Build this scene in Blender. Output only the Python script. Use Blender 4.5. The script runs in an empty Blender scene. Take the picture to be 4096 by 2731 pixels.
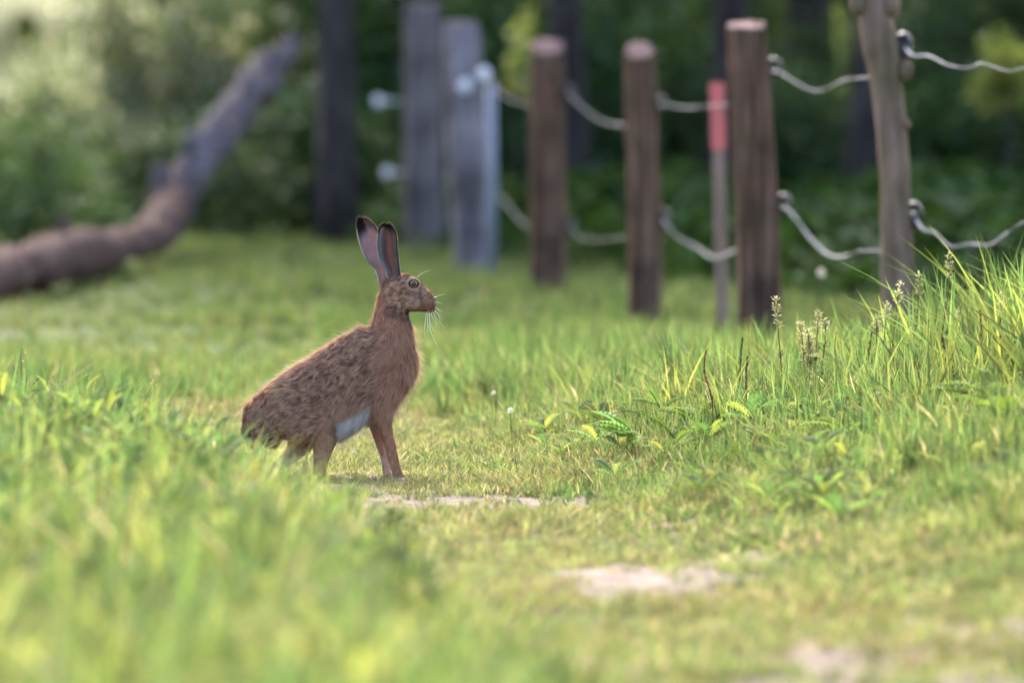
import bpy, math
import numpy as np
from mathutils import Vector
from mathutils.bvhtree import BVHTree

sc = bpy.context.scene
COL = sc.collection
R = math.radians
rng = np.random.default_rng(7)

# ------------------------------------------------------------------ camera
D0 = 20.0                      # distance of the hare
FOC = 300.0
K = 36.0 / 4096 / FOC          # metres per photograph pixel per metre of distance
S = K * D0
CAMH = (1915 - 354) * S
cd = bpy.data.cameras.new('camera'); cam = bpy.data.objects.new('camera', cd); COL.objects.link(cam)
cd.lens = FOC; cd.sensor_width = 36; cd.clip_start = 0.5; cd.clip_end = 2000
cam.location = (0, 0, CAMH)
cam.rotation_euler = (R(90) - math.atan((1365.5 - 354) * K), 0, 0)
cd.dof.use_dof = True; cd.dof.focus_distance = 20.0; cd.dof.aperture_fstop = 4.0
sc.camera = cam

# ------------------------------------------------------------------ light
SUN_EL, SUN_AZ = 36.0, -7.0   # azimuth from +Y, negative = to the left
w = bpy.data.worlds.new('World'); sc.world = w; w.use_nodes = True
nt = w.node_tree; bg = nt.nodes['Background']
sky = nt.nodes.new('ShaderNodeTexSky'); sky.sky_type = 'NISHITA'; sky.sun_disc = False
sky.sun_elevation = R(SUN_EL); sky.sun_rotation = R(SUN_AZ)
sky.air_density = 0.8; sky.dust_density = 5.0; sky.ozone_density = 0.6
nt.links.new(sky.outputs[0], bg.inputs[0]); bg.inputs[1].default_value = 0.15
sd = bpy.data.lights.new('sun', 'SUN'); sun = bpy.data.objects.new('sun', sd); COL.objects.link(sun)
sd.energy = 1.3; sd.angle = R(9); sd.color = (1.0, 0.97, 0.92)
tosun = Vector((math.sin(R(SUN_AZ)) * math.cos(R(SUN_EL)), math.cos(R(SUN_AZ)) * math.cos(R(SUN_EL)), math.sin(R(SUN_EL))))
sun.rotation_euler = tosun.to_track_quat('Z', 'Y').to_euler()
sc.view_settings.view_transform = 'Standard'; sc.view_settings.look = 'None'
sc.view_settings.gamma = 1.0; sc.view_settings.exposure = 2.4
sc.render.engine = 'CYCLES'
sc.cycles.use_denoising = True
sc.cycles.max_bounces = 5; sc.cycles.diffuse_bounces = 3; sc.cycles.glossy_bounces = 2; sc.cycles.transmission_bounces = 3
sc.cycles.transparent_max_bounces = 8
sc.cycles.sample_clamp_indirect = 6.0

# ------------------------------------------------------------------ helpers
def at(px, d, z=None, py=None):
    """world point of a photograph pixel at distance d"""
    x = (px - 2048) * K * d
    if py is not None: z = CAMH - (py - 354) * K * d
    return np.array([x, d, z])

def tag(o, label=None, cat=None, group=None, kind=None):
    for k, v in (('label', label), ('category', cat), ('group', group), ('kind', kind)):
        if v: o[k] = v
    return o

def mesh(name, V, F, mat=None, smooth=True, col=None, nrm=None):
    me = bpy.data.meshes.new(name)
    V = np.asarray(V, dtype=np.float32).reshape(-1, 3)
    if isinstance(F, np.ndarray):
        n, k = F.shape
        me.vertices.add(len(V)); me.vertices.foreach_set('co', V.ravel())
        me.loops.add(n * k); me.loops.foreach_set('vertex_index', F.astype(np.int32).ravel())
        me.polygons.add(n); me.polygons.foreach_set('loop_start', np.arange(0, n * k, k, dtype=np.int32))
        me.polygons.foreach_set('loop_total', np.full(n, k, dtype=np.int32))
        me.update(calc_edges=True)
    else:
        me.from_pydata([tuple(v) for v in V.tolist()], [], F)
    if mat: me.materials.append(mat)
    if smooth and len(me.polygons): me.polygons.foreach_set('use_smooth', np.ones(len(me.polygons), dtype=bool))
    if col is not None:
        a = me.attributes.new('Col', 'FLOAT_COLOR', 'POINT')
        c = np.ones((len(V), 4), dtype=np.float32); c[:, :3] = col
        a.data.foreach_set('color', c.ravel())
    if nrm is not None:
        a = me.attributes.new('Nrm', 'FLOAT_VECTOR', 'POINT')
        a.data.foreach_set('vector', np.asarray(nrm, dtype=np.float32).ravel())
    me.update()
    return me

def obj(name, me, parent=None, loc=None):
    o = bpy.data.objects.new(name, me); COL.objects.link(o)
    if parent: o.parent = parent
    if loc is not None: o.location = loc
    return o

def empty(name, loc):
    o = bpy.data.objects.new(name, None); COL.objects.link(o); o.location = loc
    o.empty_display_size = 0.1
    return o

def nrmz(v):
    v = np.asarray(v, dtype=float)
    return v / (np.linalg.norm(v, axis=-1, keepdims=True) + 1e-12)

def loft(stations, seg=18, ref=(0, 1, 0), closed=True):
    """stations: (centre xyz, radius in the plane, radius along ref)"""
    C = np.array([s[0] for s in stations], dtype=float)
    T = nrmz(np.gradient(C, axis=0))
    V = []; F = []
    a = np.linspace(0, 2 * math.pi, seg, endpoint=False)
    for i, s in enumerate(stations):
        r0 = np.array(ref, dtype=float); b = nrmz(r0 - T[i] * np.dot(r0, T[i])); u = np.cross(b, T[i])
        ring = C[i] + np.outer(np.cos(a) * s[1], u) + np.outer(np.sin(a) * s[2], b)
        V.append(ring)
    n = len(stations)
    for i in range(n - 1):
        for j in range(seg):
            k = (j + 1) % seg
            F.append((i * seg + j, i * seg + k, (i + 1) * seg + k, (i + 1) * seg + j))
    V = np.concatenate(V)
    if closed:
        V = np.vstack([V, C[0], C[-1]]); m = n * seg
        for j in range(seg):
            k = (j + 1) % seg
            F.append((m, k, j)); F.append((m + 1, (n - 1) * seg + j, (n - 1) * seg + k))
    return V, F

def join(parts):
    V = []; F = []; o = 0
    for v, f in parts:
        V.append(np.asarray(v)); F += [tuple(i + o for i in q) for q in f]; o += len(v)
    return np.concatenate(V), F

def tube(pts, r, seg=6):
    pts = np.asarray(pts, dtype=float); r = np.broadcast_to(np.asarray(r, dtype=float), (len(pts),))
    return loft([(p, q, q) for p, q in zip(pts, r)], seg, ref=(0.13, 0.98, 0.11))

def catmull(P, n):
    P = np.asarray(P, dtype=float); Q = np.vstack([2 * P[0] - P[1], P, 2 * P[-1] - P[-2]])
    out = []
    for t in np.linspace(0, len(P) - 1 - 1e-9, n):
        i = int(t); f = t - i; a, b, c, d = Q[i:i + 4]
        out.append(0.5 * (2 * b + (c - a) * f + (2 * a - 5 * b + 4 * c - d) * f * f + (3 * b - a - 3 * c + d) * f ** 3))
    return np.array(out)

# ------------------------------------------------------------------ materials
def newmat(name):
    m = bpy.data.materials.new(name); m.use_nodes = True
    n = m.node_tree; n.nodes.clear()
    out = n.nodes.new('ShaderNodeOutputMaterial')
    return m, n, out

def N(n, t, **kw):
    x = n.nodes.new(t)
    for k, v in kw.items(): setattr(x, k, v)
    return x

def ramp(n, stops):
    r = N(n, 'ShaderNodeValToRGB'); e = r.color_ramp.elements
    while len(e) < len(stops): e.new(0.5)
    for q, (p, c) in zip(e, stops): q.position = p; q.color = (*c, 1)
    return r

def leaf_mat(name, trans=0.45, gloss=0.06, var=0.35, tint=(1, 1, 1), tcol=(1.2, 1.15, 0.82), rough=0.45):
    """plant matter: colour from the blade, thin and light-transmitting"""
    m, n, out = newmat(name); L = n.links.new
    at_ = N(n, 'ShaderNodeAttribute', attribute_name='Col')
    oi = N(n, 'ShaderNodeObjectInfo')
    geo = N(n, 'ShaderNodeNewGeometry')
    nz = N(n, 'ShaderNodeTexNoise'); nz.inputs['Scale'].default_value = 1.3; nz.inputs['Detail'].default_value = 3
    L(geo.outputs['Position'], nz.inputs['Vector'])
    hs = N(n, 'ShaderNodeHueSaturation')
    mr = N(n, 'ShaderNodeMapRange'); mr.inputs[3].default_value = 1 - var; mr.inputs[4].default_value = 1 + var
    L(oi.outputs['Random'], mr.inputs[0]); L(mr.outputs[0], hs.inputs['Value'])
    mr2 = N(n, 'ShaderNodeMapRange'); mr2.inputs[1].default_value = 0.3; mr2.inputs[2].default_value = 0.7
    mr2.inputs[3].default_value = 0.475; mr2.inputs[4].default_value = 0.53
    L(nz.outputs['Fac'], mr2.inputs[0]); L(mr2.outputs[0], hs.inputs['Hue'])
    mx = N(n, 'ShaderNodeMix', data_type='RGBA', blend_type='MULTIPLY'); mx.inputs[0].default_value = 1
    L(at_.outputs['Color'], mx.inputs[6]); mx.inputs[7].default_value = (*tint, 1)
    L(mx.outputs[2], hs.inputs['Color'])
    df = N(n, 'ShaderNodeBsdfDiffuse'); L(hs.outputs[0], df.inputs[0])
    tr = N(n, 'ShaderNodeBsdfTranslucent')
    mt = N(n, 'ShaderNodeMix', data_type='RGBA', blend_type='MULTIPLY'); mt.inputs[0].default_value = 1
    L(hs.outputs[0], mt.inputs[6]); mt.inputs[7].default_value = (*tcol, 1); L(mt.outputs[2], tr.inputs[0])
    a = N(n, 'ShaderNodeMixShader'); a.inputs[0].default_value = trans; L(df.outputs[0], a.inputs[1]); L(tr.outputs[0], a.inputs[2])
    gl = N(n, 'ShaderNodeBsdfGlossy'); gl.inputs['Roughness'].default_value = rough
    b = N(n, 'ShaderNodeMixShader'); b.inputs[0].default_value = gloss; L(a.outputs[0], b.inputs[1]); L(gl.outputs[0], b.inputs[2])
    L(b.outputs[0], out.inputs[0])
    return m

def rough_mat(name, stops, scale=(6, 6, 6), detail=6, rough=0.85, bump=0.4, dist=0.01, second=None):
    m, n, out = newmat(name); L = n.links.new
    tc = N(n, 'ShaderNodeTexCoord'); mp = N(n, 'ShaderNodeMapping'); mp.inputs['Scale'].default_value = scale
    L(tc.outputs['Object'], mp.inputs[0])
    nz = N(n, 'ShaderNodeTexNoise'); nz.inputs['Scale'].default_value = 1; nz.inputs['Detail'].default_value = detail
    nz.inputs['Roughness'].default_value = 0.65; L(mp.outputs[0], nz.inputs['Vector'])
    rp = ramp(n, stops); L(nz.outputs['Fac'], rp.inputs[0])
    col = rp.outputs[0]
    if second:
        sscale, sstops = second
        n2 = N(n, 'ShaderNodeTexNoise'); n2.inputs['Scale'].default_value = sscale; n2.inputs['Detail'].default_value = 4
        L(tc.outputs['Object'], n2.inputs['Vector'])
        r2 = ramp(n, sstops); L(n2.outputs['Fac'], r2.inputs[0])
        mx = N(n, 'ShaderNodeMix', data_type='RGBA', blend_type='MULTIPLY'); mx.inputs[0].default_value = 1
        L(rp.outputs[0], mx.inputs[6]); L(r2.outputs[0], mx.inputs[7]); col = mx.outputs[2]
    p = N(n, 'ShaderNodeBsdfPrincipled'); p.inputs['Roughness'].default_value = rough
    p.inputs['Specular IOR Level'].default_value = 0.08
    L(col, p.inputs['Base Color'])
    bp = N(n, 'ShaderNodeBump'); bp.inputs['Strength'].default_value = bump; bp.inputs['Distance'].default_value = dist
    L(nz.outputs['Fac'], bp.inputs['Height']); L(bp.outputs[0], p.inputs['Normal'])
    L(p.outputs[0], out.inputs[0])
    return m

def plain_mat(name, c, rough=0.5, metal=0.0, spec=0.5):
    m, n, out = newmat(name); L = n.links.new
    tc = N(n, 'ShaderNodeTexCoord'); nz = N(n, 'ShaderNodeTexNoise'); nz.inputs['Scale'].default_value = 40
    L(tc.outputs['Object'], nz.inputs['Vector'])
    c = np.array(c); rp = ramp(n, [(0.3, tuple(c * 0.85)), (0.7, tuple(np.minimum(c * 1.12, 1)))]); L(nz.outputs['Fac'], rp.inputs[0])
    p = N(n, 'ShaderNodeBsdfPrincipled'); L(rp.outputs[0], p.inputs['Base Color'])
    p.inputs['Roughness'].default_value = rough; p.inputs['Metallic'].default_value = metal
    p.inputs['Specular IOR Level'].default_value = spec
    L(p.outputs[0], out.inputs[0])
    return m

M_soil = rough_mat('meadow_soil', [(0.3, (0.045, 0.065, 0.02)), (0.5, (0.075, 0.10, 0.03)), (0.75, (0.13, 0.14, 0.05))], (5, 5, 5), 8, 0.95, 0.6, 0.02)
M_path = rough_mat('sandy_path', [(0.3, (0.11, 0.085, 0.068)), (0.5, (0.20, 0.162, 0.138)), (0.7, (0.31, 0.26, 0.228))], (9, 9, 9), 10, 1.0, 0.8, 0.02,
                   (70, [(0.3, (0.6, 0.57, 0.53)), (0.55, (1, 1, 1))]))
M_grass = leaf_mat('grass_blade', 0.55, 0.016, 0.5)
M_herb = leaf_mat('herb_leaf', 0.6, 0.02, 0.3)
M_dleaf = leaf_mat('tree_leaf', 0.32, 0.04, 0.35, tcol=(1.2, 1.25, 0.5))
M_pleaf = leaf_mat('pale_shrub_leaf', 0.55, 0.08, 0.4, tcol=(1.25, 1.2, 0.8), rough=0.35)
M_dry = leaf_mat('dry_stem', 0.2, 0.03, 0.1, tcol=(1, 1, 1))
M_post = rough_mat('brown_post_wood', [(0.3, (0.045, 0.026, 0.02)), (0.5, (0.13, 0.078, 0.06)), (0.7, (0.29, 0.185, 0.15))], (45, 45, 2.0), 8, 0.9, 0.9, 0.02,
                   (6, [(0.32, (0.5, 0.5, 0.5)), (0.5, (0.95, 0.95, 0.85)), (0.68, (1.25, 1.1, 1.05))]))
M_old = rough_mat('grey_weathered_wood', [(0.3, (0.05, 0.041, 0.041)), (0.5, (0.16, 0.132, 0.134)), (0.72, (0.31, 0.262, 0.27))], (28, 28, 1.8), 8, 0.9, 0.7, 0.02,
                  (4, [(0.35, (0.55, 0.55, 0.55)), (0.6, (1.1, 1.08, 1.1))]))
M_old_lit = rough_mat('sunlit_weathered_wood', [(0.3, (0.09, 0.078, 0.085)), (0.5, (0.22, 0.195, 0.21)), (0.72, (0.42, 0.38, 0.41))], (24, 24, 1.4), 8, 0.95, 0.8, 0.02,
                   (3.2, [(0.38, (0.45, 0.45, 0.45)), (0.6, (1.15, 1.1, 1.15))]))  # lighter copy of the weathered wood: sunshine painted into one post
M_cut = rough_mat('sawn_end_wood', [(0.3, (0.17, 0.10, 0.085)), (0.7, (0.34, 0.22, 0.19))], (30, 30, 30), 5, 0.85, 0.3, 0.004)
M_branch = rough_mat('peeled_branch_wood', [(0.3, (0.10, 0.07, 0.05)), (0.5, (0.19, 0.14, 0.105)), (0.72, (0.31, 0.22, 0.18))], (26, 26, 3), 8, 0.8, 0.6, 0.012,
                    (7, [(0.35, (0.75, 0.75, 0.6)), (0.6, (1.1, 1.0, 1.0))]))
M_bark = rough_mat('dark_bark', [(0.3, (0.022, 0.018, 0.018)), (0.55, (0.06, 0.05, 0.05)), (0.75, (0.11, 0.095, 0.095))], (16, 16, 4), 8, 0.95, 0.9, 0.03)
M_log = rough_mat('fallen_log_bark', [(0.3, (0.04, 0.024, 0.022)), (0.5, (0.09, 0.055, 0.05)), (0.72, (0.18, 0.12, 0.11))], (9, 9, 9), 8, 0.95, 0.9, 0.03)
M_dead = rough_mat('dead_grey_trunk', [(0.3, (0.05, 0.041, 0.043)), (0.5, (0.12, 0.10, 0.107)), (0.72, (0.34, 0.295, 0.32))], (12, 12, 3), 8, 0.95, 0.9, 0.03)
M_tape = plain_mat('white_fence_tape', (0.24, 0.24, 0.26), 0.7, 0.0, 0.1)
M_black = plain_mat('black_plastic', (0.02, 0.018, 0.026), 0.4)
M_white = plain_mat('white_porcelain', (0.80, 0.78, 0.86), 0.5)
M_galv = plain_mat('blue_grey_metal', (0.22, 0.25, 0.33), 0.5, 0.2)
M_red = rough_mat('worn_red_paint', [(0.34, (0.34, 0.22, 0.18)), (0.44, (0.62, 0.17, 0.16)), (0.7, (0.80, 0.17, 0.17))], (30, 30, 9), 6, 0.7, 0.4, 0.004)
M_lath = rough_mat('stake_wood', [(0.3, (0.20, 0.13, 0.10)), (0.7, (0.36, 0.245, 0.20))], (40, 40, 3), 6, 0.85, 0.4, 0.005)

# ------------------------------------------------------------------ ground
def sstep(a, b, x):
    t = np.clip((x - a) / (b - a), 0, 1); return t * t * (3 - 2 * t)

def x_left(y):   # edge of the tall grass on the left of the path
    return np.interp(y, [6, 10, 13, 15, 17, 18.4, 19.6, 22, 26, 32, 60], [0.30, 0.20, 0.07, -0.20, -0.38, -0.50, -0.80, -1.05, -1.5, -2.2, -4])
def x_right(y):  # foot of the bank on the right
    return np.interp(y, [6, 10, 13, 16, 18, 20, 22, 25, 30], [1.25, 1.0, 0.78, 0.46, 0.22, 0.0, -0.12, -0.3, -0.6])

def gz(x, y):
    x = np.asarray(x, dtype=float); y = np.asarray(y, dtype=float)
    z = 0.012 * np.sin(1.7 * x + 0.9 * y) + 0.010 * np.sin(2.9 * y - 1.3 * x + 1.0)
    calm = 1 - 0.85 * np.exp(-((x + 0.35) ** 2 / 0.6 + (y - 20) ** 2 / 3))
    z = z * calm
    t = np.maximum(x - x_right(y), 0)
    bank = 0.40 * (1 - np.exp(-t * 0.26 / 0.40))
    z = z + bank * (1 - sstep(20.6, 24.5, y)) * sstep(9, 14, y)
    tl = np.maximum(x_left(y) - x, 0)
    z = z + 0.10 * sstep(0.0, 0.35, tl) * (1 - sstep(19, 22, y))
    far = sstep(60, 300, y) * 9.0
    return z + far

def grid_axis(fine0, fine1, step, lo, hi):
    a = list(np.arange(fine0, fine1 + 1e-6, step))
    s = step; v = a[-1]
    while v < hi: s *= 1.35; v += s; a.append(v)
    s = step; v = a[0]; b = []
    while v > lo: s *= 1.35; v -= s; b.append(v)
    return np.array(b[::-1] + a)
gx = grid_axis(-4, 4, 0.11, -300, 300); gy = grid_axis(8, 48, 0.13, -60, 900)
X, Y = np.meshgrid(gx, gy); Z = gz(X, Y)
def gridfaces(nx, ny):
    i = np.arange(ny - 1)[:, None] * nx + np.arange(nx - 1)[None, :]
    return np.stack([i, i + 1, i + nx + 1, i + nx], -1).reshape(-1, 4)
ground = obj('ground', mesh('ground', np.stack([X, Y, Z], -1), gridfaces(len(gx), len(gy)), M_soil))
tag(ground, 'green meadow ground between path, bank and wood edge', 'ground', kind='structure')

# the worn path: a sheet just above the ground
py_ = np.arange(8.0, 26.3, 0.07); pu = np.linspace(0, 1, 26)
PY, PU = np.meshgrid(py_, pu, indexing='ij')
wob = 0.05 * np.sin(PY * 2.3) + 0.04 * np.sin(PY * 5.1 + 1)
PX = x_left(PY) + 0.02 + wob + PU * (x_right(PY) + 0.12 - x_left(PY) - 0.02)
PZ = gz(PX, PY) + 0.006 - 0.03 * (np.abs(PU - 0.5) > 0.49)
path = obj('path', mesh('path', np.stack([PX, PY, PZ], -1), gridfaces(len(pu), len(py_)), M_path))
tag(path, 'worn sandy footpath with thin grass running past the hare', 'path', kind='structure')

# bare places on the path: (x, y, rx, ry)
BARE = [(-0.15, 18.58, 0.27, 0.55), (0.06, 18.95, 0.22, 0.22), (0.25, 15.5, 0.19, 0.60), (0.42, 16.2, 0.15, 0.42), (0.47, 13.4, 0.06, 0.45), (0.78, 10.6, .2, .8)]
def bare(x, y):
    v = np.zeros_like(x)
    for bx, by, rx, ry in BARE:
        d = ((x - bx) / rx) ** 2 + ((y - by) / ry) ** 2 + 0.35 * np.sin(19 * x + 3 * y) * np.sin(9 * y - 11 * x)
        v = np.maximum(v, 1 - sstep(0.55, 1.25, d))
    return v

# ------------------------------------------------------------------ grass clumps and scatter
def blades(n, rad, h0, h1, wid, lean, cols, seg=3, droop=0.5, seed=0):
    g = np.random.default_rng(seed)
    V = []; F = []; C = []; o = 0
    for i in range(n):
        a = g.uniform(0, 2 * math.pi); r = rad * math.sqrt(g.uniform()); b = np.array([r * math.cos(a), r * math.sin(a), -0.01])
        h = g.uniform(h0, h1); az = g.uniform(0, 2 * math.pi); d = np.array([math.cos(az), math.sin(az), 0])
        le = abs(g.normal(0, lean)); ww = wid * g.uniform(0.6, 1.3)
        sa = az + g.uniform(-1.5, 1.5); side = np.array([-math.sin(sa), math.cos(sa), 0])
        c = np.array(cols[g.integers(len(cols))]) * g.uniform(0.75, 1.25)
        for k in range(seg + 1):
            t = k / seg
            p = b + d * h * (le * t + droop * le * t * t) + np.array([0, 0, h * t * (1 - 0.25 * le * t)])
            q = ww * (1 - t ** 1.6) * 0.5
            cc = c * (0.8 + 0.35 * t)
            if k < seg: V += [p - side * q, p + side * q]; C += [cc, cc]
            else: V.append(p); C.append(cc)
        for k in range(seg - 1): F.append((o + 2 * k, o + 2 * k + 1, o + 2 * k + 3, o + 2 * k + 2))
        F.append((o + 2 * seg - 2, o + 2 * seg - 1, o + 2 * seg)); o += 2 * seg + 1
    return np.array(V), F, np.array(C)

def leaflet(p, d, up, L, W, c, fold=0.25):
    """a pointed oval leaf of eight faces from p along d"""
    d = nrmz(d); s = nrmz(np.cross(d, up)); u = np.cross(s, d)
    V = []; C = []
    for t, q in ((0, 0.1), (0.25, 0.8), (0.55, 1), (0.82, 0.6)):
        m = p + d * L * t + u * L * 0.12 * math.sin(t * 3.1)
        V += [m - s * W * q / 2 + u * W * fold * q, m, m + s * W * q / 2 + u * W * fold * q]; C += [c, np.array(c) * 0.85, c]
    V.append(p + d * L); C.append(c)
    F = []
    for k in range(3):
        b = 3 * k; F += [(b, b + 1, b + 4, b + 3), (b + 1, b + 2, b + 5, b + 4)]
    F += [(9, 10, 12), (10, 11, 12)]
    return np.array(V), F, np.array(C)

def joinc(parts):
    V, F = join([(a, b) for a, b, c in parts]); return V, F, np.concatenate([c for a, b, c in parts])

def pinnate(p, az, L, c, tilt=0.5, n=7, g=rng):
    """a feathery compound leaf: paired toothed leaflets along an arching midrib"""
    parts = []
    d = np.array([math.cos(az), math.sin(az), 0.0])
    mid = [p + d * L * t * math.cos(tilt) + np.array([0, 0, L * (math.sin(tilt) * t - 0.26 * t * t)]) for t in np.linspace(0, 1, n + 2)]
    for k in range(1, n + 2):
        dd = nrmz(mid[k] - mid[k - 1]); s = np.cross(dd, [0, 0, 1.0]); ll = L * 0.27 * math.sin(0.5 + 2.2 * k / (n + 1))
        if k == n + 1:
            parts.append(leaflet(mid[k], dd, np.array([0, 0, 1.0]), ll, ll * 0.5, c)); break
        for sg in (-1, 1):
            parts.append(leaflet(mid[k], nrmz(dd * 0.55 + s * sg * 0.85 + np.array([0, 0, 0.12])), np.array([0, 0, 1.0]), ll, ll * 0.34, np.array(c) * g.uniform(0.85, 1.15)))
    v, f = tube(mid, np.linspace(0.0012, 0.0006, len(mid)), 4)
    parts.append((v, f, np.tile(np.array(c) * 0.9, (len(v), 1))))
    return joinc(parts)

def clump_collection(name, specs, mat):
    col = bpy.data.collections.new(name)
    for i, s in enumerate(specs):
        V, F, C = s
        o = bpy.data.objects.new(f'{name}_{i}', mesh(f'{name}_{i}', V, F, mat, True, C)); col.objects.link(o)
    return col

def scatter(name, pts, scale, col, ncol, label, cat, tilt=0.12, mat=None):
    pts = np.asarray(pts, dtype=np.float32); n = len(pts)
    me = mesh(name, pts, [])
    def add(nm, tp, arr, key='value'):
        a = me.attributes.new(nm, tp, 'POINT'); a.data.foreach_set(key, arr)
    rot = np.stack([rng.normal(0, tilt, n), rng.normal(0, tilt, n), rng.uniform(0, 6.283, n)], -1).astype(np.float32)
    add('rot', 'FLOAT_VECTOR', rot.ravel(), 'vector'); add('scl', 'FLOAT', np.asarray(scale, dtype=np.float32))
    add('pick', 'INT', rng.integers(0, ncol, n).astype(np.int32))
    o = obj(name, me); tag(o, label, cat, kind='stuff')
    g = bpy.data.node_groups.new(name, 'GeometryNodeTree')
    g.interface.new_socket('Geometry', in_out='INPUT', socket_type='NodeSocketGeometry')
    g.interface.new_socket('Geometry', in_out='OUTPUT', socket_type='NodeSocketGeometry')
    gi = g.nodes.new('NodeGroupInput'); go = g.nodes.new('NodeGroupOutput')
    ip = g.nodes.new('GeometryNodeInstanceOnPoints'); ci = g.nodes.new('GeometryNodeCollectionInfo')
    ci.inputs['Collection'].default_value = col; ci.inputs['Separate Children'].default_value = True; ci.inputs['Reset Children'].default_value = True
    def na(nm, tp):
        q = g.nodes.new('GeometryNodeInputNamedAttribute'); q.data_type = tp; q.inputs['Name'].default_value = nm
        return q.outputs['Attribute']
    L = g.links.new
    L(gi.outputs[0], ip.inputs['Points']); L(ci.outputs[0], ip.inputs['Instance']); ip.inputs['Pick Instance'].default_value = True
    L(na('pick', 'INT'), ip.inputs['Instance Index'])
    er = g.nodes.new('FunctionNodeEulerToRotation'); L(na('rot', 'FLOAT_VECTOR'), er.inputs[0]); L(er.outputs[0], ip.inputs['Rotation'])
    L(na('scl', 'FLOAT'), ip.inputs['Scale']); L(ip.outputs[0], go.inputs[0])
    md = o.modifiers.new('scatter', 'NODES'); md.node_group = g
    return o

def region(y0, y1, dens, wide=1.45, extra=0.5):
    """random points of the field of view (and a step to either side), dens per square metre"""
    hw1 = 0.06 * y1 * wide + extra
    n = int((y1 - y0) * 2 * hw1 * dens)
    y = rng.uniform(y0, y1, n); x = rng.uniform(-hw1, hw1, n)
    k = np.abs(x) < 0.06 * y * wide + extra
    return x[k], y[k]

G1 = (0.075, 0.135, 0.045); G2 = (0.11, 0.165, 0.055); G3 = (0.18, 0.21, 0.075); G4 = (0.045, 0.085, 0.035); LIM = (0.20, 0.245, 0.06); DRY = (0.30, 0.26, 0.18); OLV = (0.165, 0.18, 0.085)
UP = np.array([0, 0, 1.0])
def broad(n, L, W, cols, seed, z1=0.75):
    g = np.random.default_rng(seed)
    return [leaflet(np.array([g.normal(0, .08), g.normal(0, .08), g.uniform(0.05, z1)]), np.array([math.cos(a), math.sin(a), g.uniform(0.2, 1.2)]), UP, L * g.uniform(.6, 1.3), W * g.uniform(.7, 1.3), np.array(cols[g.integers(len(cols))]) * g.uniform(.8, 1.2)) for a in g.uniform(0, 6.28, n)]
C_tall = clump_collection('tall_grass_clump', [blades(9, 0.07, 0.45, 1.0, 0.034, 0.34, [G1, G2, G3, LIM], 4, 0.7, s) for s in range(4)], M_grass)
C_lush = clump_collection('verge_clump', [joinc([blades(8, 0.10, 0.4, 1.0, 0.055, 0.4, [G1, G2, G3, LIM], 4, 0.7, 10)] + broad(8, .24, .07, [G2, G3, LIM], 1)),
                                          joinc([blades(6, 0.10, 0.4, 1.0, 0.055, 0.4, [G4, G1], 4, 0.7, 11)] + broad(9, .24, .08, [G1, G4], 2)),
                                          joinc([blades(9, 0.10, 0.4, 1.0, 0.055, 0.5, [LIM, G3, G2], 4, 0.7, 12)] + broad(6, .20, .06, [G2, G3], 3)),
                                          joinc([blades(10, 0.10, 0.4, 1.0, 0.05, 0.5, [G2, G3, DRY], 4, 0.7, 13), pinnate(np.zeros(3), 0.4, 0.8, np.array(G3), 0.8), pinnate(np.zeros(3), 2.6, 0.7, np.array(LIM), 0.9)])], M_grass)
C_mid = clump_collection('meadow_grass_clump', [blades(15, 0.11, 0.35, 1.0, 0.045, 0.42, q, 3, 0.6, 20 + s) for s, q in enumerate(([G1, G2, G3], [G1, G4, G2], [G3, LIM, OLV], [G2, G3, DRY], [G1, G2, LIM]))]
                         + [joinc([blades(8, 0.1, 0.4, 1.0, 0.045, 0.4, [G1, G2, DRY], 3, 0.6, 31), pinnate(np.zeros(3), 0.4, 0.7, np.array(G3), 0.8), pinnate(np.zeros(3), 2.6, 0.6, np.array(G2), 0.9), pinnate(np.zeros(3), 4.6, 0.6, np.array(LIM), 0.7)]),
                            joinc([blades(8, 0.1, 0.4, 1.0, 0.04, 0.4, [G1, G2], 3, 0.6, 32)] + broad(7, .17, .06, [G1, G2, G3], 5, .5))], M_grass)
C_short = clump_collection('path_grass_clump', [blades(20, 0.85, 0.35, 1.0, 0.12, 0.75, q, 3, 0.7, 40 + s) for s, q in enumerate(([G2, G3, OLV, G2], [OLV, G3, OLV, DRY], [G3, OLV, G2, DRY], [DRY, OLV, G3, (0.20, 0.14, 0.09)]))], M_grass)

def z0(x, y): return np.stack([x, y, gz(x, y)], -1)
def patchy(x, y): return 0.5 + 0.5 * np.sin(3.1 * x + 1.7 * y) * np.sin(2.3 * y - 4.7 * x + 0.7)

P_tall, S_tall, P_mid, S_mid, P_short, S_short, P_lush, S_lush = [], [], [], [], [], [], [], []
# left verge, in front of and beside the hare: lush and tall
for y0, y1, dens in ((7.2, 12, 130), (12, 16, 230), (16, 19.6, 340), (19.6, 22, 260)):
    x, y = region(y0, y1, dens)
    e = x_left(y) - x + 0.06 * np.sin(7 * y + 5 * x)
    k = (e > 0) & (rng.uniform(size=len(x)) < 0.35 + 0.65 * patchy(x, y)); x, y, e = x[k], y[k], e[k]
    hh = 0.17 + 0.06 * sstep(0, 0.5, e); hh = hh * np.where(y > 19.6, 0.7, 1) * rng.uniform(0.6, 1.15, len(x))
    big = rng.uniform(size=len(x)) < 0.35
    P_lush.append(z0(x[big], y[big])); S_lush.append(hh[big] * 1.0)
    P_mid.append(z0(x[~big], y[~big])); S_mid.append(hh[~big])
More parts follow.
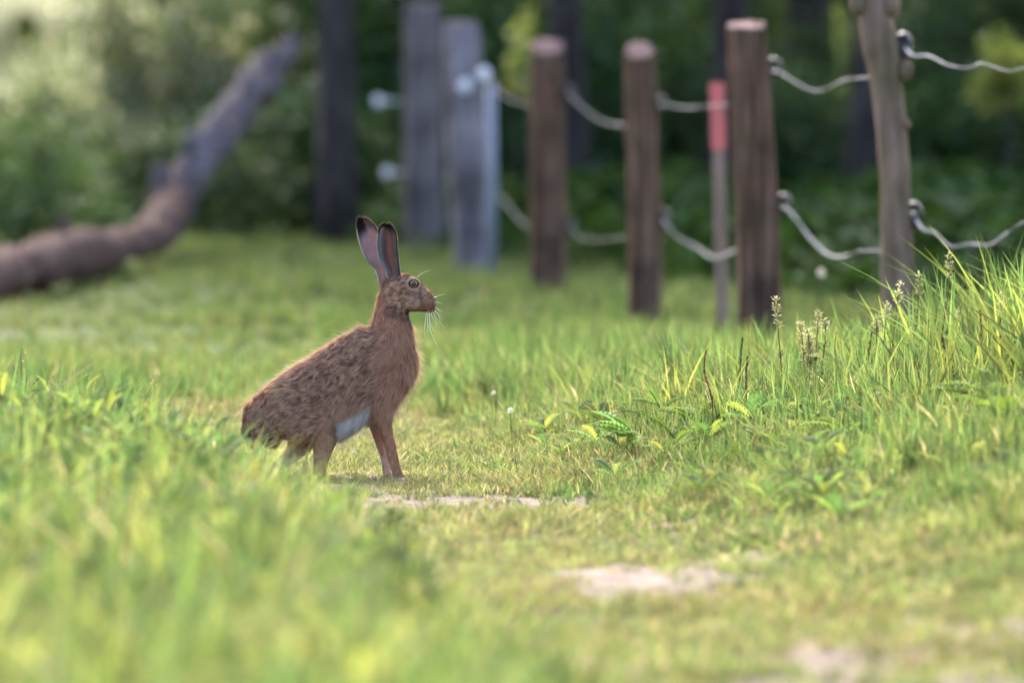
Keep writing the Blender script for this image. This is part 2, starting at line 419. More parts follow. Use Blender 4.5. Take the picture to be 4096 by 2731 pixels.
# right bank
for y0, y1, dens in ((9, 14, 220), (14, 17.5, 320), (17.5, 22, 440), (22, 25, 220)):
    x, y = region(y0, y1, dens)
    e = x - x_right(y) + 0.08 * np.sin(6 * y + 3 * x)
    k = e > 0; x, y, e = x[k], y[k], e[k]
    hh = (0.055 + 0.07 * sstep(0.05, 0.75, e)) * (0.7 + 0.3 * sstep(14, 18, y)) * rng.uniform(0.6, 1.3, len(x))
    hh *= 1 + 0.6 * sstep(20.5, 22.5, y)
    tall = (rng.uniform(size=len(x)) < 0.16 * sstep(0.35, 1.0, e) + 0.10 * sstep(1.0, 1.2, x)) & (y > 18.8) & (y < 21.8)
    P_tall.append(z0(x[tall], y[tall])); S_tall.append(rng.uniform(0.15, 0.27, tall.sum()) * (1 + 0.6 * sstep(0.85, 1.25, x[tall])))
    P_mid.append(z0(x[~tall], y[~tall])); S_mid.append(hh[~tall])
# path: short and worn
for y0, y1, dens in ((8.5, 14, 420), (14, 17.5, 700), (17.5, 22, 1150), (22, 27, 700)):
    x, y = region(y0, y1, dens)
    k = (x > x_left(y) - 0.1) & (x < x_right(y) + 0.8) & (rng.uniform(size=len(x)) > np.minimum(bare(x, y) * 1.05, 0.93))
    x, y = x[k], y[k]
    P_short.append(z0(x, y) + [0, 0, 0.003]); S_short.append(rng.uniform(0.018, 0.05, len(x)) * (0.75 + 0.5 * patchy(x, y)) * (1 - 0.55 * np.exp(-((x + 0.33) / 0.35) ** 2 - ((y - 19.5) / 0.8) ** 2)))
# meadow behind
for y0, y1, dens in ((20.5, 26, 240), (26, 34, 150), (34, 42, 90), (42, 52, 60)):
    x, y = region(y0, y1, dens)
    k = ~((x > x_left(y) - 0.02) & (x < x_right(y) + 0.1) & (y < 24)) & ~((x > x_right(y)) & (y < 23)) & ~((x < x_left(y)) & (y < 21.5))
    x, y = x[k], y[k]
    hh = (0.10 + 0.09 * sstep(21, 24, y)) * (1 - 0.5 * sstep(26, 30, y)) * rng.uniform(0.6, 1.3, len(x)) * (0.75 + 0.4 * patchy(x * 0.5, y * 0.4))
    hh *= 0.6 + 0.4 * sstep(0.2, 1.2, np.abs(x + 0.6 + 0.1 * (y - 22))); hh *= 1 + 0.1 * sstep(-0.3, 0.5, x) * sstep(23, 27, y)
    P_mid.append(z0(x, y)); S_mid.append(hh)
scatter('tall_grass', np.concatenate(P_tall), np.concatenate(S_tall), C_tall, 4, 'long single bright green grass blades standing on the bank', 'grass')
scatter('verge_grass', np.concatenate(P_lush), np.concatenate(S_lush), C_lush, 4, 'lush leafy green growth of the verge in front of the hare', 'grass')
scatter('meadow_grass', np.concatenate(P_mid), np.concatenate(S_mid), C_mid, 7, 'mid height green meadow grass on the banks and beyond', 'grass')
scatter('path_grass', np.concatenate(P_short), np.concatenate(S_short), C_short, 4, 'short worn yellowish grass growing on the path', 'grass')

C_leafy = clump_collection('silverweed_clump', [joinc([pinnate(np.array([0, 0, 0.15]), a + s, 1.0 * q, np.array(c), t, 8, np.random.default_rng(s + int(a * 10))) for a, q, c, t in ((0.2, 1, G2, .7), (1.5, .8, G3, .9), (2.7, 1, (0.10, 0.19, 0.05), .6), (3.9, .9, LIM, .8), (5.1, 1, G1, .75))]) for s in range(3)], M_herb)
x, y = region(16.5, 21.5, 34); e = x - x_right(y); k = (e > 0.1) & (e < 1.5) & (patchy(x * 1.3, y * 1.1) > 0.42); x, y = x[k], y[k]
scatter('silverweed_mat', z0(x, y) + [0, 0, 0.02], rng.uniform(0.045, 0.095, len(x)), C_leafy, 3, 'low feathery green leaves spread through the bank grass', 'silverweed')
x, y = region(16.5, 19.6, 40); e = x_left(y) - x; k = (e > 0.15); x, y = x[k], y[k]
scatter('verge_silverweed', z0(x, y) + [0, 0, 0.07], rng.uniform(0.06, 0.10, len(x)), C_leafy, 3, 'feathery green leaves spread through the left verge', 'silverweed')

# ------------------------------------------------------------------ hare
def HP(px, py, dy=0.0): return np.array([(px - 2048) * S, D0 + dy * S, (1915 - py) * S])
def hl(st, seg=22):     # stations: px, py, in-plane radius, depth radius, depth offset (pixels)
    return loft([(HP(a, b, e), r * S, q * S) for a, b, r, q, e in st], seg)
def ell(px, py, rx, ry, rz, dy=0.0, tilt=0.0):
    a = np.linspace(-1, 1, 11); st = []
    c, s = math.cos(tilt), math.sin(tilt)
    for t in a:
        q = math.sqrt(max(1 - t * t, 0.02)); st.append((px + rx * t * c, py + rx * t * s, rz * q, ry * q, dy))
    return hl(st, 18)
I = 7   # pixels left for the fur
torso = hl([(985, 1688, 22, 20, 0), (1003, 1676, 60, 50, 0), (1050, 1672, 92, 82, 0), (1110, 1648, 108, 104, 0), (1184, 1610, 124, 116, 0), (1260, 1586, 146, 120, 0),
            (1333, 1560, 160, 116, 0), (1416, 1508, 164, 106, 0), (1500, 1468, 168, 96, 0), (1560, 1462, 160, 88, 0), (1602, 1474, 128, 72, 0), (1636, 1482, 80, 48, 0), (1650, 1484, 40, 24, 0), (1654, 1486, 12, 10, 0)])
neck = hl([(1530, 1560, 16, 14, 0), (1532, 1540, 60, 40, 0), (1536, 1480, 96, 66, 0), (1546, 1410, 102, 72, 0), (1553, 1365, 95, 66, 0), (1562, 1310, 80, 58, 0), (1568, 1250, 68, 52, 0), (1572, 1200, 60, 48, 0), (1580, 1150, 50, 40, 0)])
head = hl([(1528, 1152, 24, 22, 0), (1545, 1151, 50, 38, 0), (1575, 1155, 66, 46, 0), (1612, 1167, 75, 50, 0), (1650, 1181, 67, 49, 0), (1682, 1194, 55, 42, 0),
           (1708, 1203, 42, 34, 0), (1724, 1206, 31, 28, 0), (1735, 1206, 20, 20, 0), (1740, 1205, 8, 9, 0)])
cheek = ell(1650, 1205, 48, 20, 36, -34)
cheekf = ell(1650, 1205, 48, 20, 36, 34)
brow = ell(1655, 1122, 26, 14, 15, -38, 0.5); browf = ell(1655, 1122, 26, 14, 15, 38, 0.5)
muz = ell(1716, 1216, 24, 22, 25, -14); muzf = ell(1716, 1216, 24, 22, 25, 14)
fl = hl([(1552, 1420, 14, 10, -44), (1550, 1440, 46, 24, -48), (1546, 1500, 84, 42, -54), (1542, 1570, 66, 44, -52), (1532, 1625, 38, 36, -48), (1534, 1665, 27, 28, -46), (1544, 1710, 22, 23, -46), (1561, 1777, 19, 20, -46), (1576, 1842, 18, 19, -46), (1587, 1882, 17, 19, -46), (1592, 1906, 17, 19, -46)])
flp = ell(1600, 1906, 26, 20, 12, -46)
ff = hl([(1530, 1440, 14, 10, 44), (1526, 1470, 50, 26, 48), (1520, 1540, 76, 40, 52), (1512, 1620, 46, 36, 46), (1504, 1670, 30, 28, 42), (1505, 1715, 22, 22, 40), (1517, 1760, 18, 19, 40), (1533, 1815, 15, 17, 40), (1543, 1860, 14, 16, 40), (1548, 1905, 14, 17, 40)])
ffp = ell(1553, 1906, 24, 18, 12, 40)
hn = hl([(1120, 1640, 60, 40, -70), (1180, 1655, 96, 54, -74), (1245, 1685, 92, 54, -76), (1290, 1725, 58, 44, -76), (1298, 1765, 44, 34, -76), (1291, 1805, 34, 28, -76), (1284, 1845, 26, 24, -76), (1280, 1885, 24, 22, -76), (1282, 1906, 22, 22, -76)])
hnp = ell(1300, 1906, 48, 24, 13, -76)
hr = hl([(1060, 1680, 70, 40, -60), (1085, 1730, 48, 36, -62), (1098, 1768, 22, 22, -62), (1102, 1780, 8, 8, -62)])
hf = hl([(1230, 1700, 70, 44, 70), (1212, 1760, 50, 38, 74), (1180, 1806, 34, 30, 76), (1140, 1842, 25, 24, 78), (1105, 1872, 21, 22, 78), (1085, 1896, 18, 20, 78)])
hfp = ell(1110, 1905, 50, 22, 12, 78)
fold = ell(1408, 1682, 106, 44, 27, -34, -0.66); foldf = ell(1408, 1682, 106, 44, 27, 34, -0.66)
tail = hl([(1010, 1690, 36, 26, 0), (996, 1725, 28, 24, 0), (1000, 1755, 20, 20, 0), (1006, 1775, 8, 8, 0)])
V, F = join([torso, neck, head, cheek, cheekf, brow, browf, muz, muzf, fl, flp, ff, ffp, hn, hnp, hr, hf, hfp, tail, fold, foldf])
tmp = obj('hare_source', mesh('hare_source', V, F))
rm = tmp.modifiers.new('r', 'REMESH'); rm.mode = 'VOXEL'; rm.voxel_size = 0.0034
sm = tmp.modifiers.new('s', 'SMOOTH'); sm.iterations = 7; sm.factor = 0.5
dg = bpy.context.evaluated_depsgraph_get()
bm_ = bpy.data.meshes.new_from_object(tmp.evaluated_get(dg)); bm_.name = 'hare_body'
bpy.data.objects.remove(tmp)
nv = len(bm_.vertices); BV = np.empty(nv * 3); bm_.vertices.foreach_get('co', BV); BV = BV.reshape(-1, 3)
bm_.calc_loop_triangles(); nt_ = len(bm_.loop_triangles); BT = np.empty(nt_ * 3, dtype=np.int32); bm_.loop_triangles.foreach_get('vertices', BT); BT = BT.reshape(-1, 3)
BN = np.empty(nv * 3); bm_.vertices.foreach_get('normal', BN); BN = BN.reshape(-1, 3)
bvh = BVHTree.FromPolygons([Vector(v) for v in BV], BT.tolist())

def to_px(P): return P[:, 0] / S + 2048, 1915 - P[:, 2] / S, (P[:, 1] - D0) / S

def vnoise(P, f, seed=0):
    """smooth value noise, vectorised"""
    q = P * f + seed * 17.3; i = np.floor(q).astype(np.int64); u = q - i; u = u * u * (3 - 2 * u)
    def h(a, b, c):
        n = (a * 374761393 + b * 668265263 + c * 2147483647 + seed * 1274126177) & 0xFFFFFFFF
        n = ((n ^ (n >> 13)) * 1274126177) & 0xFFFFFFFF
        return ((n ^ (n >> 16)) & 0xFFFF) / 65535.0
    r = 0
    for a in (0, 1):
        for b in (0, 1):
            for c in (0, 1):
                r = r + h(i[:, 0] + a, i[:, 1] + b, i[:, 2] + c) * np.where(a, u[:, 0], 1 - u[:, 0]) * np.where(b, u[:, 1], 1 - u[:, 1]) * np.where(c, u[:, 2], 1 - u[:, 2])
    return r

# coat regions as (px, py, radius, depth-side) blobs: weights of each colouring
def blob(px, py, cx, cy, rx, ry, soft=0.5):
    d = np.sqrt(((px - cx) / rx) ** 2 + ((py - cy) / ry) ** 2)
    return 1 - sstep(1 - soft, 1 + soft, d)

def seg_d(px, py, ax, ay, bx, by):
    t = np.clip(((px - ax) * (bx - ax) + (py - ay) * (by - ay)) / ((bx - ax) ** 2 + (by - ay) ** 2), 0, 1)
    return np.hypot(px - ax - t * (bx - ax), py - ay - t * (by - ay))

def region_w(P):
    g_jit = np.random.default_rng(5).normal(0, 13, len(P))
    px, py, dy = to_px(P)
    headw = blob(px, py, 1630, 1170, 115, 100, 0.22)
    headw *= 1 - sstep(0, 22, 1560 - px + 0.35 * (py - 1200))
    leg = np.maximum.reduce([1 - sstep(26, 50, seg_d(px, py, 1535, 1690, 1595, 1915)), 1 - sstep(22, 40, seg_d(px, py, 1503, 1700, 1550, 1915)),
                             1 - sstep(34, 58, seg_d(px, py, 1300, 1770, 1280, 1915)), 1 - sstep(30, 55, seg_d(px, py, 1200, 1800, 1085, 1900))])
    leg = np.maximum(leg, sstep(1800, 1830, py))
    chest = np.maximum(blob(px, py, 1640, 1470, 130, 190, 0.35), blob(px, py, 1575, 1640, 80, 80, 0.4))
    neckw = blob(px, py, 1545, 1240, 85, 75, 0.4) * (1 - headw)
    # the belly line runs from (1347,1760) to (1500,1640): white beneath it
    yb = 1775 - (px - 1340) * 0.66
    belly = sstep(-104, -26, py - yb + 34 * (vnoise(P, 160, 12) - .5) + g_jit) * sstep(1330, 1352, px) * (1 - sstep(1478, 1496, px)) * (1 - leg * (dy < -20))
    flank = blob(px, py, 1420, 1650, 150, 60, 0.5) * (1 - belly)
    knee = blob(px, py, 1325, 1740, 55, 80, 0.4) * (dy < 0)
    return px, py, dy, headw, leg, chest, neckw, belly, flank, knee

def coat(P, g):
    """root, middle and tip colours of the coat at points P"""
    px, py, dy, headw, leg, chest, neckw, belly, flank, knee = region_w(P)
    n = len(P)
    A = np.array
    # stretched clumps running down and back over the flank
    Q = P.copy(); Q[:, 0], Q[:, 2] = P[:, 0] * 0.75 - P[:, 2] * 0.66, (P[:, 0] * 0.66 + P[:, 2] * 0.75) * 0.45
    nz = 0.15 * vnoise(Q, 150, 1) + 0.35 * vnoise(Q, 360, 2) + 0.5 * vnoise(Q, 700, 6)
    mix = np.clip((nz - 0.5) * 3.4 + 0.52 + g.normal(0, 0.22, n), 0, 1)[:, None]
    dark = A([0.095, 0.050, 0.040]); tan = A([0.72, 0.46, 0.31])
    base = dark * (1 - mix) + tan * mix
    def bl(c, wgt): 
        nonlocal base
        base = base * (1 - wgt[:, None]) + c * wgt[:, None]
    j = g.uniform(0.75, 1.25, n)[:, None]
    red = A([0.58, 0.29, 0.185]) * j; bl(red, chest * 0.7)
    bl(A([0.60, 0.30, 0.19]) * j, neckw * 0.7)
    bl(A([0.58, 0.36, 0.25]) * j, flank * 0.55)
    bl(A([0.58, 0.33, 0.205]) * j, leg * 0.78)
    bl(A([0.66, 0.40, 0.27]) * j, knee * 0.6)
    # inner sides of the legs and the throat are pale
    bl(A([0.80, 0.72, 0.68]) * j, leg * (dy > 25) * sstep(1720, 1840, py) * 0.8)
    bl(A([0.98, 0.85, 0.76]) * np.minimum(j, 1.1), belly * 0.97)
    bl(A([0.55, 0.48, 0.44]) * j, (1 - sstep(12, 26, seg_d(px, py, 1640, 1262, 1705, 1256))) * 0.85)
    # face
    hm = np.clip((0.6 * vnoise(P, 170, 3) + 0.4 * vnoise(P, 420, 4) - 0.5) * 3 + 0.5 + g.normal(0, 0.15, n), 0, 1)[:, None]
    face = A([0.13, 0.08, 0.064]) * (1 - hm) + A([0.64, 0.44, 0.31]) * hm
    bl(face, headw * 0.95)
    bl(A([0.44, 0.33, 0.27]) * j, headw * blob(px, py, 1660, 1205, 30, 32, 0.5) * 0.6)
    bl(A([0.28, 0.15, 0.095]) * j, headw * blob(px, py, 1716, 1206, 22, 34, 0.4) * 0.65)
    bl(A([0.06, 0.045, 0.045]) * j, headw * (1 - sstep(5, 11, seg_d(px, py, 1683, 1150, 1690, 1215))) * 0.6)
    bl(A([0.38, 0.30, 0.26]) * j, headw * (1 - sstep(4, 10, seg_d(px, py, 1692, 1158, 1700, 1205))) * 0.5)
    bl(A([0.05, 0.035, 0.035]) * j, (1 - sstep(14, 30, seg_d(px, py, 1560, 1240, 1640, 1262))) * 0.5 * (1 - belly))
    # ring round the eye
    re = np.hypot(px - 1656, (py - 1133) * 1.02)
    bl(A([0.52, 0.40, 0.30]) * j, ((re > 19) & (re < 29)) * 0.9 * headw)
    bl(A([0.03, 0.022, 0.02]) * j, (re < 19.5) * 0.9)
    base = base * (1 - (1 - A([1.20, 0.97, 0.85])) * (1 - belly)[:, None])
    # tail: dark above
    bl(A([0.05, 0.04, 0.045]) * j, blob(px, py, 975, 1740, 30, 60, 0.4) * 0.8)
    return base

hare = empty('hare', HP(1500, 1915)); hare.location = (HP(1500, 1915)[0], D0, 0)
HO = np.array(hare.location)
tag(hare, 'brown hare standing alert in profile on the worn path with ears upright', 'hare')

def fur_mat(name, trans, gloss, use_n=True, tmix=0.3):
    m, n, out = newmat(name); L = n.links.new
    a = N(n, 'ShaderNodeAttribute', attribute_name='Col'); b = N(n, 'ShaderNodeAttribute', attribute_name='Nrm')
    df = N(n, 'ShaderNodeBsdfDiffuse'); tr = N(n, 'ShaderNodeBsdfTranslucent'); gl = N(n, 'ShaderNodeBsdfGlossy'); gl.inputs['Roughness'].default_value = 0.5
    L(a.outputs['Color'], df.inputs[0])
    br = N(n, 'ShaderNodeMix', data_type='RGBA', blend_type='MIX'); br.inputs[0].default_value = tmix
    L(a.outputs['Color'], br.inputs[6]); br.inputs[7].default_value = (0.9, 0.75, 0.6, 1); L(br.outputs[2], tr.inputs[0])
    if use_n:
        for q in (df, tr): L(b.outputs['Vector'], q.inputs['Normal'])
    m1 = N(n, 'ShaderNodeMixShader'); m1.inputs[0].default_value = trans; L(df.outputs[0], m1.inputs[1]); L(tr.outputs[0], m1.inputs[2])
    m2 = N(n, 'ShaderNodeMixShader'); m2.inputs[0].default_value = gloss; L(m1.outputs[0], m2.inputs[1]); L(gl.outputs[0], m2.inputs[2])
    L(m2.outputs[0], out.inputs[0])
    return m
M_fur = fur_mat('hare_fur', 0.12, 0.02); M_guard = fur_mat('hare_guard_hair', 0.5, 0.04)
M_skin = fur_mat('hare_underfur', 0.0, 0.0, False)
M_ear = fur_mat('hare_ear_skin', 0.42, 0.02, False, 0.04); M_earfur = fur_mat('hare_ear_fur', 0.25, 0.02, True, 0.06)

bc = coat(BV, rng)
for p in bm_.polygons: p.use_smooth = True
bm_.materials.clear(); bm_.materials.append(M_skin)
a_ = bm_.attributes.new('Col', 'FLOAT_COLOR', 'POINT'); a_.data.foreach_set('color', np.hstack([bc, np.ones((nv, 1))]).astype(np.float32).ravel())
bm_.vertices.foreach_set('co', (BV - HO).astype(np.float32).ravel()); bm_.update()
body = obj('body', bm_, hare)

def hairs(name, root, nrm, flow, L, lift, width, col_root, col_tip, clump=None, seg=3, parent=None, wav=0.12, mat=None):
    n = len(root); g = rng
    fl_ = nrmz(flow - nrm * (flow * nrm).sum(1, keepdims=True))
    cr = np.cross(nrm, fl_)
    fl_ = nrmz(fl_ + cr * g.normal(0, 0.22, (n, 1)))
    d0 = nrmz(fl_ * np.cos(lift)[:, None] + nrm * np.sin(lift)[:, None])
    d1 = nrmz(fl_ + nrm * (np.sin(lift) * 0.35)[:, None] + g.normal(0, wav, (n, 3)))
    pts = []
    for k in range(seg + 1):
        t = k / seg
        pts.append(root + (d0 * (t - 0.5 * t * t) + d1 * 0.5 * t * t) * L[:, None])
    if clump is not None:
        tip, amt = clump
        for k in range(seg + 1):
            t = (k / seg) ** 1.5; pts[k] = pts[k] * (1 - amt * t) + (tip + (pts[k] - pts[seg]) * 0.6) * amt * t
    ang = g.uniform(-1.0, 1.0, (n, 1))
    sn = nrmz(nrm * np.cos(ang) + np.cross(d0, nrm) * np.sin(ang)); side = nrmz(np.cross(d0, sn))
    V = []; C = []; 
    for k in range(seg):
        q = (width * (1 - (k / seg) ** 2 * 0.75) * 0.5)[:, None]; t = k / seg
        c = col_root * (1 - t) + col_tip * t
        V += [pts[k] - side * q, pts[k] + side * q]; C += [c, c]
    V.append(pts[seg]); C.append(col_tip)
    m = 2 * seg + 1
    V = np.stack(V, 1).reshape(-1, 3); C = np.stack(C, 1).reshape(-1, 3)
    NN = np.repeat(nrmz(nrm + g.normal(0, 0.25, (n, 3)) - fl_ * 0.1 + np.array([0, 0, 0.45])), m, axis=0)
    o = np.arange(n)[:, None] * m
    T = []
    for k in range(seg - 1):
        T += [np.hstack([o + 2 * k, o + 2 * k + 1, o + 2 * k + 3]), np.hstack([o + 2 * k, o + 2 * k + 3, o + 2 * k + 2])]
    T.append(np.hstack([o + 2 * seg - 2, o + 2 * seg - 1, o + 2 * seg]))
    me = mesh(name, V - HO, np.concatenate(T), mat or M_fur, True, C, NN)
    ob = obj(name, me, parent); ob['kind'] = 'stuff'
    return ob

def sample(T, Vv, Nn, n):
    a, b, c = Vv[T[:, 0]], Vv[T[:, 1]], Vv[T[:, 2]]
    ar = np.linalg.norm(np.cross(b - a, c - a), axis=1); cs = np.cumsum(ar) / ar.sum()
    i = np.searchsorted(cs, rng.uniform(size=n)); i = np.minimum(i, len(T) - 1)
    u = rng.uniform(size=n); v = rng.uniform(size=n); f = u + v > 1; u[f] = 1 - u[f]; v[f] = 1 - v[f]
    w0 = (1 - u - v)[:, None]; u = u[:, None]; v = v[:, None]
    return a[i] * w0 + b[i] * u + c[i] * v, nrmz(Nn[T[i, 0]] * w0 + Nn[T[i, 1]] * u + Nn[T[i, 2]] * v)

NH = 135000
root, nn = sample(BT, BV, BN, NH)
px, py, dy, headw, leg, chest, neckw, belly, flank, knee = region_w(root)
# the growth direction: back over head and neck, down and back over the trunk, down the legs
fx = -0.80 * np.ones(NH); fz = -0.62 * np.ones(NH)
dn = np.clip(leg + chest * 0.8 + flank * 0.5, 0, 1); fx = fx * (1 - dn) + (-0.10) * dn; fz = fz * (1 - dn) - 1.0 * dn
nk = np.clip(neckw, 0, 1); fx = fx * (1 - nk) - 0.25 * nk; fz = fz * (1 - nk) - 1.0 * nk
fx = fx * (1 - headw) - 1.0 * headw; fz = fz * (1 - headw) - 0.35 * headw
rumpw = 1 - sstep(1000, 1150, px); fz = fz * (1 - rumpw) - 1.1 * rumpw; fx = fx * (1 - rumpw) - 0.35 * rumpw
swirl = vnoise(root, 16, 8) - 0.5; sw2 = vnoise(root, 38, 9) - 0.5
ca = np.cos(swirl * 1.5 + sw2 * 1.6); sa = np.sin(swirl * 1.5 + sw2 * 1.6)
sml = np.clip(headw + leg, 0, 1) * 0.7
ca = ca * (1 - sml) + sml; sa = sa * (1 - sml)
flow = np.stack([fx * ca - fz * sa, np.zeros(NH), fx * sa + fz * ca], -1)
Lh = 0.019 * np.ones(NH); Lh += 0.007 * (chest > 0.4) + 0.014 * belly
Lh = Lh * (1 - headw) + headw * (0.0075 - 0.0035 * sstep(1690, 1730, px)); Lh = Lh * (1 - leg) + 0.0095 * leg
Lh = Lh * (1 - 0.4 * neckw)
re = np.hypot(px - 1656, py - 1133); eyeside = (np.abs(dy) > 18)
Lh = np.where((re < 30), 0.004, Lh)
Lh *= rng.uniform(0.6, 1.25, NH)
lift = R(17) + 0.13 * rng.normal(size=NH) + 0.22 * chest + 0.22 * belly; lift = np.clip(np.where(headw > 0.5, lift * 0.75, lift), 0.05, 1.0)
keep = ~((re < 17) & eyeside)
# clump tips: every hair leans to the tip of a nearby guide hair
NG = 12000
gi_ = rng.choice(NH, NG, replace=False)
gt = root[gi_] + nrmz(flow[gi_] - nn[gi_] * (flow[gi_] * nn[gi_]).sum(1, keepdims=True)) * (Lh[gi_] * 0.92)[:, None] + nn[gi_] * (Lh[gi_] * 0.28)[:, None]
from mathutils.kdtree import KDTree
kd = KDTree(NG)
for i_, p_ in enumerate(root[gi_]): kd.insert(p_, i_)
kd.balance()
near = np.array([kd.find(p_)[1] for p_ in root])
amt = np.where(headw > 0.4, 0.15, 0.5)[:, None] * rng.uniform(0.4, 1, (NH, 1)) * (1 - 0.6 * leg[:, None])
cg = coat(root[gi_], rng); cm = coat(root, rng)
ci_ = 0.3 * cm + 0.7 * cg[near]
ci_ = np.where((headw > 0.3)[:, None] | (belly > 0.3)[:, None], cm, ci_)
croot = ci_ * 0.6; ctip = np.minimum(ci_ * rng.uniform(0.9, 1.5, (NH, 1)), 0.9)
wid = np.where(headw > 0.4, 0.0006, 0.0010) * rng.uniform(0.7, 1.3, NH)
kk = keep
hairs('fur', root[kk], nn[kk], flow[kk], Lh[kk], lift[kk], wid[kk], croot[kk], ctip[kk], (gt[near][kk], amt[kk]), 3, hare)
# long fine guard hairs that stand out at breast, belly and neck
sel = np.where((chest > 0.5) | (belly > 0.4) | ((py < 1420) & (headw < 0.2)) | (headw < 0.1) )[0]; pw = 1 + 0.5 * belly[sel] + 2 * chest[sel]; sel = rng.choice(sel, 20000, p=pw / pw.sum())
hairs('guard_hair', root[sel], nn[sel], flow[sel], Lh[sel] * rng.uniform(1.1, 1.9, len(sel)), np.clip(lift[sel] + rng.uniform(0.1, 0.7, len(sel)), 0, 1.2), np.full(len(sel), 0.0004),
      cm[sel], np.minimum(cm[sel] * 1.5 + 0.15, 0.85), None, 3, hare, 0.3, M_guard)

# ears: cupped shells opening to the side
def ear(Lp, Rp, dy0, cup, fold, near_ear):
    Lp = np.array(Lp, dtype=float); Rp = np.array(Rp, dtype=float); nvv = 34; nu = 19
    Lc = catmull(Lp, nvv); Rc = catmull(Rp, nvv)
    V = []; C = []; UV = []
    for i in range(nvv):
        v = i / (nvv - 1); wdt = np.hypot(*(Rc[i] - Lc[i]))
        for j in range(nu):
            u = j / (nu - 1)
            if u <= 0.78: uu = u / 0.78; yy = cup * wdt * math.sin(math.pi * min(uu, 1)) ** 0.8
            else:
                q = (u - 0.78) / 0.22; uu = 1 - fold * math.sin(q * 1.57) * (1 - 0.85 * v ** 3); yy = -cup * wdt * 0.42 * q * (1 - v ** 3)
            p = Lc[i] * (1 - uu) + Rc[i] * uu
            V.append(HP(p[0], p[1], dy0 + yy)); UV.append((uu if u <= 0.78 else 1 + (u - 0.78), v))
    V = np.array(V); UV = np.array(UV); F = gridfaces(nu, nvv)
    u, v = UV[:, 0], UV[:, 1]; nz = vnoise(V, 160, 5)
    A = np.array
    if near_ear:
        c = np.tile(A([0.17, 0.11, 0.105]), (len(V), 1))
        def bl(k, wgt):
            nonlocal c
            c = c * (1 - wgt[:, None]) + A(k) * wgt[:, None]
        bl([0.30, 0.10, 0.05], np.exp(-((u - 0.66) / 0.11) ** 2) * sstep(0.12, 0.3, v) * (1 - sstep(0.55, 0.78, v)))
        bl([0.42, 0.36, 0.35], np.exp(-((u - 0.10) / 0.13) ** 2) * 0.8)
        bl([0.26, 0.24, 0.26], (1 - sstep(0.1, 0.3, v)) * (u < 0.75) * 0.7)
        bl([0.20, 0.155, 0.14], sstep(0.92, 1.02, u) * (0.5 + 0.5 * nz))
        bl([0.012, 0.009, 0.010], sstep(0.74, 0.92, v + 0.10 * (u - 0.4)))
    else:
        c = np.tile(A([0.42, 0.315, 0.34]), (len(V), 1)) * (0.85 + 0.3 * nz[:, None])
        def bl(k, wgt):
            nonlocal c
            c = c * (1 - wgt[:, None]) + A(k) * wgt[:, None]
        bl([0.52, 0.31, 0.30], np.exp(-((u - 0.75) / 0.2) ** 2) * 0.7)
        bl([0.10, 0.065, 0.06], sstep(0.66, 0.8, v) * (u > 0.3) * 0.7)
        bl([0.012, 0.009, 0.010], sstep(0.62, 0.74, v + 0.16 * (0.3 - u)) * (1 - sstep(0.42, 0.6, u)))
        bl([0.03, 0.02, 0.02], sstep(0.93, 0.98, v) * 0.9)
    me = mesh('ear', V - HO, F, M_ear, True, c)
    o = obj('ear', me, hare)
    so = o.modifiers.new('thick', 'SOLIDIFY'); so.thickness = 0.0016; so.offset = 0
    # coat of the ear: short hairs on both faces, pale fringe on the edges
    T = np.concatenate([F[:, [0, 1, 2]], F[:, [0, 2, 3]]])
    me.calc_loop_triangles(); NNv = np.empty(len(V) * 3, dtype=np.float32); me.vertices.foreach_get('normal', NNv); NNv = NNv.reshape(-1, 3).astype(float)
    up = nrmz(HP(*( (Lc[-1] + Rc[-1]) / 2)) - HP(*((Lc[0] + Rc[0]) / 2)))
    Cv = c
    r_, n_ = sample(T, V, NNv, 7000)
    # colour by nearest vertex
    k2 = KDTree(len(V)); [k2.insert(p, i) for i, p in enumerate(V)]; k2.balance()
    idx = np.array([k2.find(p)[1] for p in r_])
    sgn = np.where(rng.uniform(size=len(r_)) < 0.5, -1, 1)[:, None]
    uvr = UV[idx]; ok = ~((np.abs(uvr[:, 0] - 0.62) < 0.17) & (uvr[:, 1] > 0.15) & (uvr[:, 1] < 0.7) & near_ear) | (rng.uniform(size=len(r_)) < 0.08)
    r_, n_, idx, sgn = r_[ok], n_[ok], idx[ok], sgn[ok]
    hc = Cv[idx] * rng.uniform(0.7, 1.35, (len(r_), 1))
    hairs('ear_fur', r_ + n_ * sgn * 0.0008, n_ * sgn, np.tile(up, (len(r_), 1)), rng.uniform(0.003, 0.006, len(r_)), np.full(len(r_), 0.22), np.full(len(r_), 0.0005), hc * 0.9, hc, None, 2, o, 0.12, M_earfur)
    e = []
    for edge, (cc, fr) in ((Lc, ((0.80, 0.74, 0.70), 1)), (Rc, ((0.30, 0.22, 0.18), 0.4))):
        t = rng.uniform(0.02, 0.99, int(3000 * fr)); ii = t * (nvv - 1); i0 = np.floor(ii).astype(int); f = (ii - i0)[:, None]
        p = edge[i0] * (1 - f) + edge[np.minimum(i0 + 1, nvv - 1)] * f
        outd = np.sign((p - (Lc[i0] + Rc[i0]) / 2)[:, 0])
        rr = np.array([HP(a[0], a[1], dy0 - 1) for a in p]); nn_ = nrmz(np.stack([outd * 0.8, -np.ones(len(p)) * 0.5, np.zeros(len(p))], -1))
        tip_dark = sstep(0.66, 0.74, t)[:, None]
        hcol = np.array(cc) * (1 - tip_dark) + np.array([0.03, 0.02, 0.02]) * tip_dark
        hairs('ear_fringe', rr, nn_, np.tile(up, (len(p), 1)) + nn_ * 0.3, rng.uniform(0.004, 0.0095, len(p)), np.full(len(p), 0.35), np.full(len(p), 0.0009), hcol, hcol * 1.1, None, 2, o, 0.2, M_guard)
    return o
